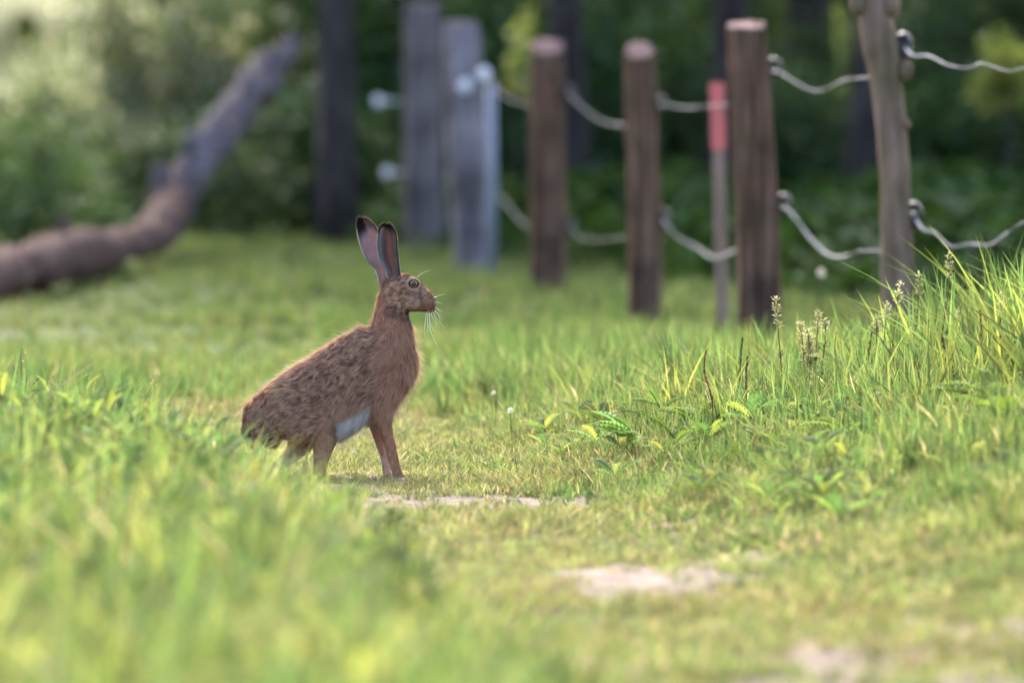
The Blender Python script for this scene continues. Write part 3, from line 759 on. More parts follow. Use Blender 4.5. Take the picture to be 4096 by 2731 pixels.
ear([(1556, 1128), (1547, 1098), (1541, 1076), (1521, 1045), (1511, 1006), (1510, 963), (1517, 928), (1528, 906), (1546, 897)],
    [(1604, 1124), (1600, 1098), (1597, 1078), (1594, 1045), (1590, 1000), (1587, 960), (1581, 930), (1568, 908), (1548, 896)], -24, 0.34, 0.30, True)
ear([(1520, 1140), (1511, 1108), (1500, 1076), (1475, 1052), (1456, 1022), (1442, 985), (1432, 940), (1428, 900), (1433, 880), (1448, 873)],
    [(1560, 1130), (1552, 1104), (1545, 1080), (1540, 1050), (1537, 1010), (1530, 970), (1515, 935), (1494, 905), (1472, 884), (1450, 873)], 24, 0.26, 0.14, False)

# eyes
def eye_mat():
    m, n, out = newmat('hare_eye'); L = n.links.new
    tc = N(n, 'ShaderNodeTexCoord'); sp = N(n, 'ShaderNodeSeparateXYZ'); L(tc.outputs['Object'], sp.inputs[0])
    cb = N(n, 'ShaderNodeCombineXYZ'); L(sp.outputs[0], cb.inputs[0]); L(sp.outputs[2], cb.inputs[2])
    ln = N(n, 'ShaderNodeVectorMath', operation='LENGTH'); L(cb.outputs[0], ln.inputs[0])
    mr = N(n, 'ShaderNodeMapRange'); mr.inputs[2].default_value = 0.0105; L(ln.outputs['Value'], mr.inputs[0])
    rp = ramp(n, [(0.0, (0.004, 0.004, 0.006)), (0.48, (0.006, 0.004, 0.004)), (0.54, (0.16, 0.07, 0.025)), (0.66, (0.30, 0.14, 0.045)), (0.78, (0.14, 0.06, 0.025)), (0.86, (0.012, 0.008, 0.008))])
    L(mr.outputs[0], rp.inputs[0])
    p = N(n, 'ShaderNodeBsdfPrincipled'); L(rp.outputs[0], p.inputs['Base Color']); p.inputs['Roughness'].default_value = 0.08
    p.inputs['Coat Weight'].default_value = 1.0; p.inputs['Coat Roughness'].default_value = 0.02
    L(p.outputs[0], out.inputs[0]); return m
M_eye = eye_mat(); M_lid = plain_mat('dark_eyelid', (0.02, 0.014, 0.014), 0.45)
for sg in (-1, 1):
    o_ = Vector(HP(1656, 1133, 120 * sg)); hit = bvh.ray_cast(o_, Vector((0, -sg, 0)))[0]
    rE = 0.0105
    c = np.array(hit) + np.array([0, -sg * 0.0012, 0]) + np.array([0, sg * (-rE * 0.55) * -1 * -1, 0]) * 0
    c = np.array([hit[0], hit[1] - sg * 0.0052, hit[2]])
    a = np.linspace(-1, 1, 17)
    V, F = loft([(np.array([0, t * rE, 0]), rE * math.sqrt(max(1 - t * t, 0.0004)), rE * math.sqrt(max(1 - t * t, 0.0004))) for t in np.sin(a * 1.57)], 24, ref=(0, 0, 1))
    e = obj('eye', mesh('eye', V, F, M_eye), hare, tuple(c - HO))
    ph = np.linspace(0, 2 * math.pi, 33)[:-1]
    V = []; F = []
    for i, p in enumerate(ph):
        # rolled lid: almond ring round the eyeball
        ex = 0.0104 * math.cos(p) + 0.0012 * math.cos(p); ez = 0.0093 * math.sin(p)
        for q in np.linspace(0, 2 * math.pi, 7)[:-1]:
            rr = 0.0014; V.append(((ex * (1 + rr * math.cos(q) / 0.01)), sg * (0.0045 + rr * math.sin(q) - 0.0009 * abs(math.cos(p))), ez * (1 + rr * math.cos(q) / 0.01)))
        for j in range(6): F.append((i * 6 + j, i * 6 + (j + 1) % 6, ((i + 1) % 32) * 6 + (j + 1) % 6, ((i + 1) % 32) * 6 + j))
    obj('eyelid', mesh('eyelid', V, F, M_lid), e)
# nose and mouth line
M_nose = plain_mat('nose_skin', (0.10, 0.05, 0.045), 0.5)
V, F = ell(1740, 1192, 5, 9, 6, 0, 0.9); nose = obj('nose', mesh('nose', V - HO, F, M_nose), hare)
# whiskers
M_whisk = plain_mat('whisker_white', (0.85, 0.83, 0.74), 0.4)
WH = [((1706, 1238), (1698, 1300), (1696, 1362)), ((1712, 1236), (1712, 1300), (1733, 1345)), ((1718, 1232), (1722, 1320), (1747, 1379)), ((1722, 1230), (1745, 1275), (1772, 1306)),
      ((1725, 1225), (1750, 1250), (1769, 1278)), ((1728, 1220), (1752, 1236), (1768, 1262)), ((1715, 1234), (1708, 1290), (1712, 1330)), ((1719, 1232), (1733, 1275), (1757, 1300)),
      ((1710, 1236), (1703, 1280), (1700, 1320)), ((1726, 1222), (1757, 1240), (1774, 1250)), ((1730, 1210), (1752, 1208), (1770, 1216)), ((1732, 1195), (1758, 1180), (1780, 1175)),
      ((1668, 1108), (1690, 1092), (1722, 1080)), ((1716, 1235), (1720, 1290), (1736, 1322)), ((1721, 1230), (1738, 1262), (1746, 1305)), ((1724, 1228), (1752, 1262), (1762, 1292))]
for i, (a, b, c) in enumerate(WH):
    sg = -1 if i % 3 else 1
    if i >= 12 and i == 12: sg = 1
    P = catmull([HP(*a, 18 * sg), HP(*b, 34 * sg + (i % 5) * 5), HP(*c, 44 * sg + (i % 4) * 9)], 9)
    V, F = tube(P - HO, np.linspace(0.00042, 0.00012, 9), 5); obj('whisker', mesh('whisker', V, F, M_whisk), hare)

# ------------------------------------------------------------------ fence
def post(px_top, py_top, px_bot, d, wid, mat, name, label, seed, cut=None, sq=0.0, slant=0.012, group='wooden posts of the wire fence'):
    top = at(px_top, d, py=py_top); x1 = (px_bot - 2048) * K * d; g = np.random.default_rng(seed)
    zb = float(gz(x1, d)) - 0.12; root_ = empty(name, (x1, d, float(gz(x1, d))))
    o = np.array(root_.location); n = 16; seg = 36; V = []; F = []
    ph = g.uniform(0, 6.28, 6)
    for i in range(n):
        t = i / (n - 1); c = np.array([x1, d, zb]) * (1 - t) + top * t
        c = c + np.array([0.012 * math.sin(4 * t + ph[0]) * (1 - t), 0.006 * math.sin(5 * t + ph[1]), 0])
        rr = wid / 2 * (1.06 - 0.08 * t)
        if i == n - 1: rr *= 0.965
        for j in range(seg):
            a = 2 * math.pi * j / seg
            r = rr * (1 + 0.045 * math.sin(3 * a + ph[2] + 1.5 * t) + 0.03 * math.sin(7 * a + ph[3] + 2 * t) - 0.10 * max(0, math.cos(5 * a + ph[4])) ** 12 + 0.015 * math.sin(5 * t * 6.28 + ph[4] + 2 * a))
            if sq: r *= 1 + sq * (min(1 / max(abs(math.cos(a)), abs(math.sin(a))), 1.3) - 1)
            zz = c[2] + (slant * (math.sin(a) - 0.5) + g.normal(0, 0.0035) if i == n - 1 else (-slant * 0.8 if i == n - 2 else 0))
            V.append((c[0] + r * math.cos(a), c[1] + r * math.sin(a), zz))
    for i in range(n - 1):
        for j in range(seg): F.append((i * seg + j, i * seg + (j + 1) % seg, (i + 1) * seg + (j + 1) % seg, (i + 1) * seg + j))
    V = np.array(V); obj('shaft', mesh('shaft', V - o, F, mat), root_)
    ring = V[-seg:]; cen = ring.mean(0) + [0, 0, 0.004]
    inner = cen + (ring - cen) * 0.9 + [0, 0, 0.006]
    VV = np.vstack([ring, inner, cen[None] + [0, 0, 0.005]]); FF = []
    for j in range(seg):
        k = (j + 1) % seg; FF += [(j, k, seg + k, seg + j), (seg + j, seg + k, 2 * seg)]
    obj('cut_top', mesh('cut_top', VV - o, FF, cut or M_cut, False), root_)
    tag(root_, label, 'post', group)
    return root_

def insulator(parent, px, py, d, mat, sx=1, reach=0.05, r=0.017, dy=0.0):
    """ring insulator on a screw, standing off a post"""
    p = at(px, d, py=py) + [0, dy, 0]; o = np.array(parent.location)
    ph = np.linspace(0, 2 * math.pi, 19)[:-1]; V = []; F = []
    for i, a in enumerate(ph):
        for q in np.linspace(0, 2 * math.pi, 9)[:-1]:
            rr = r * 1.25 + 0.012 * math.cos(q); V.append(p + [rr * math.cos(a) * 0.8, 0.014 * math.sin(q), rr * math.sin(a)])
        for j in range(8): F.append((i * 8 + j, i * 8 + (j + 1) % 8, ((i + 1) % 18) * 8 + (j + 1) % 8, ((i + 1) % 18) * 8 + j))
    st = tube([p - [sx * r * 0.7, 0, 0], p - [sx * (r + reach * 0.5), 0, 0], p - [sx * (r + reach), 0, 0]], [0.008, 0.006, 0.005], 8)
    parts_ = [(np.array(V), F), st]
    if mat is M_white: parts_.append(tube([p + [0, -0.012, 0], p + [0, -0.014, 0], p + [0, 0.014, 0], p + [0, 0.012, 0]], [r * .6, r * 1.15, r * 1.15, r * .6], 16))
    V, F = join(parts_)
    return obj('insulator', mesh('insulator', V - o, F, mat), parent)

pA = post(1688, 15, 1700, 47, 0.215, M_old, 'fence_post', 'tallest thick grey weathered fence post beside a leaning grey post', 1, M_old)
pB = post(1842, 92, 1900, 42, 0.185, M_old_lit, 'fence_post', 'grey weathered fence post leaning, next to thin blue-grey metal pole', 2, M_old)
pC = post(2188, 172, 2190, 37, 0.150, M_post, 'fence_post', 'brown round fence post with pink sawn top between metal pole and narrower post', 3, slant=0.035)
pD = post(2556, 187, 2580, 32.5, 0.122, M_post, 'fence_post', 'slimmer brown fence post with bright pale sawn top', 4, slant=0.032)
pE = post(2985, 97, 3060, 28.5, 0.137, M_post, 'fence_post', 'widest brown fence post with flat top beside red-tipped stake', 5, sq=0.55, slant=0.012)
for pr, a in ((pA, [(1512, 405), (1548, 690)]),):
    for q in a: insulator(pr, q[0], q[1], 47, M_white, -1, 0.11, 0.016)
insulator(pB, 1862, 345, 42, M_white, 1, 0.02, 0.02, -0.14)
insulator(pC, 2272, 372, 37, M_black, 1, 0.03); insulator(pC, 2278, 900, 37, M_black, 1, 0.03)
insulator(pD, 2640, 415, 32.5, M_black, 1, 0.03); insulator(pD, 2650, 872, 32.5, M_black, 1, 0.03, 0.022)
insulator(pE, 3094, 272, 28.5, M_black, 1, 0.03, 0.019); insulator(pE, 3134, 815, 28.5, M_black, 1, 0.03, 0.019)

# crooked branch post
pF = empty('fence_post', (float((3585 - 2048) * K * 26), 26, float(gz((3585 - 2048) * K * 26, 26)))); oF = np.array(pF.location)
cl = catmull([at(3600, 26, py=1560), at(3590, 26, py=1200), at(3585, 26, py=850), at(3565, 26, py=520), at(3535, 26, py=260), at(3500, 26, py=80), at(3478, 26, py=-90)], 40)
rad = np.interp(np.linspace(0, 1, 40), [0, .35, .6, .72, .8, .9, 1], [.050, .047, .047, .056, .052, .045, .040])
V, F = loft([(c, r, r) for c, r in zip(cl, rad)], 18, ref=(0, 1, 0))
V = V + 0.005 * np.stack([vnoise(V, 22, 1) - .5, vnoise(V, 22, 2) - .5, 0 * V[:, 0]], -1)
obj('shaft', mesh('shaft', V - oF, F, M_branch), pF)
for kx, ky, r in ((3622, 285, .024), (3528, 232, .018), (3430, 15, .026), (3568, 25, .024), (3625, 500, .012)):
    c = at(kx, 26, py=ky) + [0, -0.02, 0]
    a = np.linspace(-1, 1, 9); V, F = loft([(c + np.array([0, 0, 1.5 * r * t]), r * math.sqrt(max(1 - t * t, .02)), r * math.sqrt(max(1 - t * t, .02))) for t in a], 12)
    obj('knot', mesh('knot', V - oF, F, M_branch), pF)
tag(pF, 'crooked knotty branch used as fence post beside the widest brown post', 'post', 'wooden posts of the wire fence')
insulator(pF, 3612, 172, 26, M_black, 1, 0.02, 0.017); insulator(pF, 3618, 200, 26, M_black, 1, 0.02, 0.014); insulator(pF, 3655, 850, 26, M_black, 1, 0.03, 0.018); insulator(pF, 3652, 885, 26, M_black, 1, 0.02, 0.013)

# red-tipped stake
pS = empty('marker_stake', at(2890, 30.5, 0.0)); oS = np.array(pS.location)
def slab(a, b, wx, wy):
    V = []
    for p in (a, b):
        for sx, sy in ((-1, -1), (1, -1), (1, 1), (-1, 1)): V.append(p + np.array([sx * wx / 2, sy * wy / 2, 0]))
    return np.array(V), [(0, 1, 2, 3)[::-1], (4, 5, 6, 7), (0, 1, 5, 4), (1, 2, 6, 5), (2, 3, 7, 6), (3, 0, 4, 7)]
V, F = slab(at(2895, 30.5, -0.1), at(2876, 30.5, py=598), 0.046, 0.03); obj('shaft', mesh('shaft', V - oS, F, M_lath, False), pS)
V, F = slab(at(2876, 30.5, py=597), at(2868, 30.5, py=330), 0.052, 0.034); obj('painted_tip', mesh('painted_tip', V - oS, F, M_red, False), pS)
tag(pS, 'thin grey wooden stake with a bright red painted tip', 'stake')
# thin metal pole
pM = empty('metal_pole', at(1968, 43.2, float(gz(at(1968, 43.2)[0], 43.2)))) if False else empty('metal_pole', (at(1968, 41, 0)[0], 41, 0.0)); oM = np.array(pM.location)
V, F = tube([at(1970, 41, -0.1), at(1968, 41, py=700), at(1962, 41, py=330)], 0.022, 12); obj('shaft', mesh('shaft', V - oM, F, M_galv), pM)
V, F = tube([at(1962, 41, py=331), at(1962, 41, py=322)], 0.026, 12); obj('cap', mesh('cap', V - oM, F, M_galv), pM)
tag(pM, 'thin blue-grey metal pole beside the leaning grey post', 'pole')
insulator(pM, 1937, 298, 41, M_white, -1, 0.01, 0.02, -0.03)

# fence tape: twisted ribbon through given points (px, py, distance)
def tape(pts, label, seed, width=0.0055):
    g = np.random.default_rng(seed); P = np.array([at(a, d, py=b) for a, b, d in pts]); n = 14 * (len(pts) - 1)
    Q = catmull(P, n); T = nrmz(np.gradient(Q, axis=0)); V = []; F = []
    tw = g.uniform(0, 3) + np.cumsum(g.normal(0.10, 0.16, n))
    for i in range(n):
        u = nrmz(np.cross(T[i], [0, 1.0, 0.05])); b = np.cross(u, T[i])
        s = u * math.cos(tw[i]) + b * math.sin(tw[i]); h = np.cross(s, T[i])
        for sx, sy in ((-1, -1), (1, -1), (1, 1), (-1, 1)): V.append(Q[i] + s * sx * width / 2 + h * sy * 0.0016)
    for i in range(n - 1):
        for j in range(4): F.append((i * 4 + j, i * 4 + (j + 1) % 4, (i + 1) * 4 + (j + 1) % 4, (i + 1) * 4 + j))
    F += [(3, 2, 1, 0), tuple((n - 1) * 4 + j for j in range(4))]
    V = np.array(V); o = V.mean(0)
    t = obj('fence_tape', mesh('fence_tape', V - o, F, M_tape, False), None, tuple(o))
    return tag(t, label, 'fence tape', 'white fence tapes strung between the posts')
tape([(1862, 345, 42), (1937, 300, 41), (2010, 380, 39.5), (2130, 430, 37.2)], 'upper white tape between grey leaning post and first brown post', 1)
tape([(2272, 372, 37), (2330, 430, 36), (2400, 480, 35), (2500, 505, 33.2)], 'upper white tape between the two slim round brown posts', 2)
tape([(2640, 415, 32.5), (2740, 430, 31.3), (2850, 425, 30.4), (2915, 420, 29.5)], 'upper white tape passing the red-tipped stake', 3)
tape([(3094, 272, 28.5), (3150, 310, 28.2), (3230, 355, 27.6), (3290, 362, 27.2), (3380, 320, 26.7), (3480, 312, 26.2)], 'upper white tape between widest brown post and crooked branch post', 4)
tape([(3612, 182, 26), (3650, 222, 25.8), (3715, 225, 25.6), (3790, 260, 25.3), (3870, 272, 25), (3930, 255, 24.8), (4030, 285, 24.5), (4110, 270, 24.2), (4300, 240, 23.5)], 'upper white tape running on beyond the crooked branch post', 5, 0.007)
tape([(1985, 770, 41), (2030, 820, 40), (2090, 890, 38.5), (2140, 910, 37.4)], 'lower white tape between thin metal pole and first brown post', 6)
tape([(2278, 900, 37), (2320, 950, 36.2), (2400, 958, 35), (2500, 950, 33.4)], 'lower white tape between the two slim round brown posts', 7)
tape([(2650, 872, 32.5), (2700, 940, 32), (2790, 990, 31.2), (2860, 1030, 30.4), (2970, 990, 29)], 'lower white tape sagging behind the red-tipped stake', 8, 0.008)
tape([(3134, 815, 28.5), (3180, 870, 28.2), (3240, 950, 27.8), (3310, 1015, 27.4), (3370, 1025, 27), (3440, 1005, 26.6), (3540, 1005, 26.1)], 'lower white tape between widest brown post and crooked branch post', 9, 0.008)
tape([(3655, 862, 26), (3690, 915, 25.8), (3740, 930, 25.6), (3800, 985, 25.3), (3880, 975, 25), (3960, 978, 24.8), (4030, 930, 24.5), (4110, 885, 24.2), (4300, 840, 23.6)], 'lower white tape running on beyond the crooked branch post', 10, 0.007)

# ------------------------------------------------------------------ dead wood
def trunkline(name, pts, radii, mat, label, cat, seed, n=40):
    P = catmull(np.array(pts), n); r = np.interp(np.linspace(0, 1, n), np.linspace(0, 1, len(radii)), radii)
    V, F = loft([(p, q, q) for p, q in zip(P, r)], 20, ref=(0.1, 0.95, 0.3))
    V = V + (np.stack([vnoise(V, 9, seed), vnoise(V, 9, seed + 1), vnoise(V, 9, seed + 2)], -1) - 0.5) * 0.09 + (np.stack([vnoise(V, 30, seed), vnoise(V, 30, seed + 1), vnoise(V, 30, seed + 2)], -1) - 0.5) * 0.025
    o = np.array([pts[0][0], pts[0][1], float(gz(pts[0][0], pts[0][1]))])
    e = empty(name, tuple(o)); obj('trunk', mesh('trunk', V - o, F, mat), e)
    tag(e, label, cat); return e, o
e, o = trunkline('fallen_tree', [at(-420, 34.5, 0.0), at(-150, 36, 0.05), at(20, 37, py=1100), at(223, 38.5, py=1035), at(518, 42, py=978), at(640, 44.5, py=900), at(700, 46, py=790)], [0.10, 0.11, 0.10, 0.10, 0.085, 0.10, 0.105], M_log, 'fallen tree whose brown log on the grass bends up into a leaning grey trunk', 'fallen tree', 3)
V, F = tube([at(250, 39, py=1000), at(262, 39, py=900), at(240, 39, py=850)], [.035, .025, .012], 8); obj('branch_stub', mesh('branch_stub', V - o, F, M_log), e)
P = catmull([at(650, 45.6, py=880), at(700, 46, py=795), at(830, 46.6, py=600), at(940, 47.3, py=460), at(1040, 48, py=335), at(1120, 48.5, py=235), at(1190, 49, py=150)], 46)
V, F = loft([(p, q, q) for p, q in zip(P, np.interp(np.linspace(0, 1, 46), [0, .2, .7, .85, 1], [0.08, 0.105, 0.095, 0.07, 0.03]))], 20, ref=(0.1, 0.95, 0.3))
V = V + (np.stack([vnoise(V, 9, 6), vnoise(V, 9, 7), vnoise(V, 9, 8)], -1) - 0.5) * 0.10 + (np.stack([vnoise(V, 30, 6), vnoise(V, 30, 7), vnoise(V, 30, 8)], -1) - 0.5) * 0.03
q = obj('leaning_trunk', mesh('leaning_trunk', V - o, F, M_dead), e); q['label'] = 'grey leaning upper trunk of the fallen tree'
for pp, rr_ in (([at(690, 45.85, py=860), at(655, 45.8, py=740), at(640, 45.8, py=650)], [.085, .075, .03]), ([at(800, 46.4, py=640), at(765, 46.3, py=560), at(770, 46.3, py=520)], [.07, .05, .02])):
    V, F = tube(catmull(pp, 10), np.interp(np.linspace(0, 1, 10), np.linspace(0, 1, len(rr_)), rr_), 10); V = V + (np.stack([vnoise(V, 14, 6), vnoise(V, 14, 7), vnoise(V, 14, 8)], -1) - 0.5) * 0.05
    obj('broken_limb', mesh('broken_limb', V - o, F, M_dead), e)

# ------------------------------------------------------------------ trees, shrubs, undergrowth
def leafcloud(n, rx, ry, z0_, z1, size, cols, clumps, seed, spread=0.35):
    g = np.random.default_rng(seed)
    c = g.normal(size=(clumps, 3)); c = nrmz(c) * (g.uniform(0.15, 1, (clumps, 1)) ** 0.5); c *= [rx, ry, (z1 - z0_) / 2]; c[:, 2] += (z0_ + z1) / 2
    cb = g.uniform(0.65, 1.35, clumps)
    i = g.integers(clumps, size=n); p = c[i] + g.normal(0, 1, (n, 3)) * np.array([rx, ry, (z1 - z0_) / 2]) * spread * 0.5
    p[:, 2] = np.maximum(p[:, 2], 0.03)
    a = nrmz(g.normal(size=(n, 3)) + [0, 0, -0.25]); b = nrmz(np.cross(a, g.normal(size=(n, 3)))); nn2 = np.cross(a, b)
    sz = size * g.uniform(0.6, 1.4, (n, 1))
    V = np.stack([p, p + a * sz * 0.5 + b * sz * 0.30 + nn2 * sz * .06, p + a * sz, p + a * sz * 0.5 - b * sz * 0.30 + nn2 * sz * .06], 1).reshape(-1, 3)
    F = (np.arange(n)[:, None] * 4 + np.array([[0, 1, 2, 3]]))
    cc = np.array(cols)[g.integers(len(cols), size=n)] * (cb[i] * g.uniform(0.8, 1.2, n))[:, None]
    return V, F, np.repeat(cc, 4, axis=0)

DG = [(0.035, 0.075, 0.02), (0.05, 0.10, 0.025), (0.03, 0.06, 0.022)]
crown_me = []
for k in range(3):
    V, F, C = leafcloud(5600, 3.0, 3.0, 3.2, 11.5, 0.26, DG, 60, 100 + k, 0.4)
    crown_me.append(mesh('crown', V, F, M_dleaf, False, C))
def tree(px, d, r, label, k, lean=0.0, group='trees at the edge of the wood', h=12.0, cs=1.0):
    x = (px - 2048) * K * d; o = np.array([x, d, float(gz(x, d))]); e = empty('tree', tuple(o)); g = np.random.default_rng(k + 300)
    n = 16; t = np.linspace(0, 1, n); bend = g.normal(0, 0.25)
    P = np.stack([lean * t * h + bend * np.sin(t * 2.5) * 0.6, 0.2 * np.sin(t * 3 + k), -0.15 + t * h], -1)
    rr = r * (1.15 - 0.85 * t); rr[0] *= 1.35; rr[1] *= 1.05
    V, F = loft([(p, q, q) for p, q in zip(P, rr)], 14, ref=(0, 1, 0)); V = V + (vnoise(V, 7, k)[:, None] - .5) * r * .35
    obj('trunk', mesh('trunk', V, F, M_bark), e)
    for j in range(5):
        i0 = 6 + j * 2 if j < 4 else 12; a = g.uniform(0, 6.28); L_ = g.uniform(1.4, 2.6)
        d_ = np.array([math.cos(a), math.sin(a), 0.55]); q = [P[i0] + d_ * L_ * s + np.array([0, 0, .3 * s * s]) for s in np.linspace(0, 1, 5)]
        V, F = tube(q, np.linspace(rr[i0] * .5, .012, 5), 7); obj('limb', mesh('limb', V, F, M_bark), e)
    c = obj('crown', crown_me[k % 3], e); c.rotation_euler = (0, 0, g.uniform(0, 6.28)); s = g.uniform(1.35, 1.6) * cs; c.scale = (s * .85, s * .85, s); c.location = tuple(P[-5] * [1, 1, 0])
    tag(e, label, 'tree', group); return e
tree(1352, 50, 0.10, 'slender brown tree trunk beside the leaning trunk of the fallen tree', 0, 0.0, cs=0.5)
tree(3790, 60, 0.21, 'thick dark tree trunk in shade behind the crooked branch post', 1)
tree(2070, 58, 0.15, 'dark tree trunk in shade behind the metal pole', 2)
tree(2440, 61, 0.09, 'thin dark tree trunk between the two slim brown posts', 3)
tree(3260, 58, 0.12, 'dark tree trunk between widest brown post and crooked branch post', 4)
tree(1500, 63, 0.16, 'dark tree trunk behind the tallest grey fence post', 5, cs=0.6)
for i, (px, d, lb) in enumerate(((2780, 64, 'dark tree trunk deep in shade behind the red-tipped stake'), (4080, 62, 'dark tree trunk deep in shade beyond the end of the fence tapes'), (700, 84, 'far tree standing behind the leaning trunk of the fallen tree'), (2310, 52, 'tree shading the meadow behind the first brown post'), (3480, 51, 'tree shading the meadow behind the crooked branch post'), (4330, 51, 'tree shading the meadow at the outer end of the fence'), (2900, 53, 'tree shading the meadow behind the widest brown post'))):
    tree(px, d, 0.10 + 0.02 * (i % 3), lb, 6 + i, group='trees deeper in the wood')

PALE = [(0.17, 0.23, 0.10), (0.22, 0.28, 0.15), (0.10, 0.15, 0.06), (0.17, 0.23, 0.10), (0.13, 0.18, 0.07), (0.72, 0.72, 0.62)]  # last, near-white entry paints bright light sparkles among the leaves
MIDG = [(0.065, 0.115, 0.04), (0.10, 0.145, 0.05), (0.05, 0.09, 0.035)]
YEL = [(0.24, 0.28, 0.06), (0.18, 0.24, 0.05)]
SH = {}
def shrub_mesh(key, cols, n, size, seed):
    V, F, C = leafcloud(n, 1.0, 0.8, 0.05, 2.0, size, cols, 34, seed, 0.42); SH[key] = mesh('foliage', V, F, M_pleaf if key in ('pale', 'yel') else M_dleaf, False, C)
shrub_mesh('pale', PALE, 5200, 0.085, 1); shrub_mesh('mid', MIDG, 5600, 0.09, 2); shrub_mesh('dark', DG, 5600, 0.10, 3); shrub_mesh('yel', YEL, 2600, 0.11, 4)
V, F = join([tube([(0.05 * math.cos(a), 0.05 * math.sin(a), -0.05), (0.25 * math.cos(a), 0.25 * math.sin(a), 0.7), (0.6 * math.cos(a * 1.1), 0.6 * math.sin(a * 1.1), 1.6)], [0.03, 0.022, 0.006], 6) for a in np.linspace(0, 6.28, 7)[:-1]])
STEM = mesh('stem', V, F, M_bark)
def shrub(px, d, key, sx, sz, label, name='shrub', z=None, group='shrubs at the edge of the wood'):
    x = (px - 2048) * K * d; e = empty(name, (x, d, float(gz(x, d)))); g = np.random.default_rng(int(px + d * 10 + 5000))
    f = obj('foliage', SH[key], e); st = obj('stem_cluster', STEM, e)
    st['kind'] = 'stuff'
    for q in (f, st): q.scale = (sx, sx, sz); q.rotation_euler = (0, 0, 0)
    e.rotation_euler = (0, 0, g.uniform(0, 6.28)); tag(e, label, 'shrub', group); return e
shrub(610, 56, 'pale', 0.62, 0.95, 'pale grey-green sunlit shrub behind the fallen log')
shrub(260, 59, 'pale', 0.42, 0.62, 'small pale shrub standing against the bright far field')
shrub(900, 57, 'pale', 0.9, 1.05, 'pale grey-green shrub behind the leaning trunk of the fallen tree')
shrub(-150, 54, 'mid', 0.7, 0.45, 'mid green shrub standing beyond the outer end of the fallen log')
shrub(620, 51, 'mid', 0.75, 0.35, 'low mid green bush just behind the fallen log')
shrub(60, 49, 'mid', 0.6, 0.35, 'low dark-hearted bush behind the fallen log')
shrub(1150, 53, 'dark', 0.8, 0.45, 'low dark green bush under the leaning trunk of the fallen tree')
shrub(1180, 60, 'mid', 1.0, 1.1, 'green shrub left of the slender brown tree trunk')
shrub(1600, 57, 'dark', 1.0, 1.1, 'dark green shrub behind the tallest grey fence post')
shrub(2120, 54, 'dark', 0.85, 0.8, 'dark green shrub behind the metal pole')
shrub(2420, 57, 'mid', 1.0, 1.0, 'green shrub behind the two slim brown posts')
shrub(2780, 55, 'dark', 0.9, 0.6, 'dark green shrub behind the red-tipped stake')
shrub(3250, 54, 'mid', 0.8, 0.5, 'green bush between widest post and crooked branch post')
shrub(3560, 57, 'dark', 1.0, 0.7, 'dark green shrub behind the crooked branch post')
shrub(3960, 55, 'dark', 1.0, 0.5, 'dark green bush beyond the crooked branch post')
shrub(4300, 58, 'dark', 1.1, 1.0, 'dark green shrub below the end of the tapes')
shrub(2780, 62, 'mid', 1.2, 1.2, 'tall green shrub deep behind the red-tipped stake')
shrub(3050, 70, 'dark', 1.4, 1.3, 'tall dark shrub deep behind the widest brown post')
V, F, C = leafcloud(330, 0.12, 0.12, 0.98, 1.42, 0.07, [(0.30, 0.36, 0.08), (0.38, 0.42, 0.12)], 9, 77, 0.5); SPR = mesh('foliage', V, F, M_pleaf, False, C)  # added foliage; its bright leaf colour stands in for sunlit gaps
V, F = tube([(0, 0, -0.05), (0.02, 0, 0.5), (-0.01, 0.02, 1.1), (0.02, 0, 1.6)], [0.014, 0.011, 0.008, 0.003], 7); SPS = mesh('stem', V, F, M_bark)
for px, d, sx, sz, lb in ((2085, 51, 0.75, 0.95, 'yellow-green sapling with sunlight painted in its leaves just behind the first brown post'), (3372, 51, 0.6, 0.95, 'narrow yellow-green sapling with sunlight painted in its leaves between widest post and branch post'), (4020, 51.5, 1.7, 0.85, 'yellow-green sapling with sunlight painted in its leaves beyond the crooked branch post'), (3900, 60, 0.9, 1.0, 'dim yellow-green sapling with painted sunlight deep behind the end of the tapes')):
    x = (px - 2048) * K * d; e = empty('sapling', (x, d, float(gz(x, d)))); e.rotation_euler = (0, 0, px * 0.7)
    for nm, mm in (('foliage', SPR), ('stem', SPS)): obj(nm, mm, e).scale = (sx, sx, sz)
    tag(e, lb, 'sapling', 'saplings with painted sunlight at the edge of the wood')
# undergrowth under the trees
C_under = clump_collection('undergrowth_clump', [joinc([leaflet(np.array([0.25 * math.cos(k * 2.4) * (k % 4) / 4, 0.25 * math.sin(k * 2.4) * (k % 4) / 4, 0.12 + 0.8 * ((k * 37) % 11) / 11]), np.array([math.cos(k * 2.4 + s), math.sin(k * 2.4 + s), 0.15]), np.array([0, 0, 1.0]), 0.36, 0.2, np.array(DG[(k + s) % 3]) * 1.25) for k in range(22)] + [blades(10, 0.25, 0.5, 1.0, 0.03, 0.3, [MIDG[0], MIDG[1]], 3, .6, 70 + s)]) for s in range(3)], M_dleaf)
x, y = region(35, 66, 26, 1.5, 1.0); edge = np.interp(x, [-4, -1.2, -0.4, 0.3, 1, 4], [53, 51.5, 47, 40.5, 37, 36]) + 1.5 * np.sin(3 * x); k = y > edge; x, y = x[k], y[k]; h = rng.uniform(0.25, 0.5, len(x)) * (0.6 + 0.5 * patchy(x * .5, y * .3)) * (0.5 + .5 * sstep(0, 6, y - edge[k]))
scatter('undergrowth', z0(x, y), h, C_under, 3, 'dark leafy undergrowth along the foot of the wood', 'undergrowth')
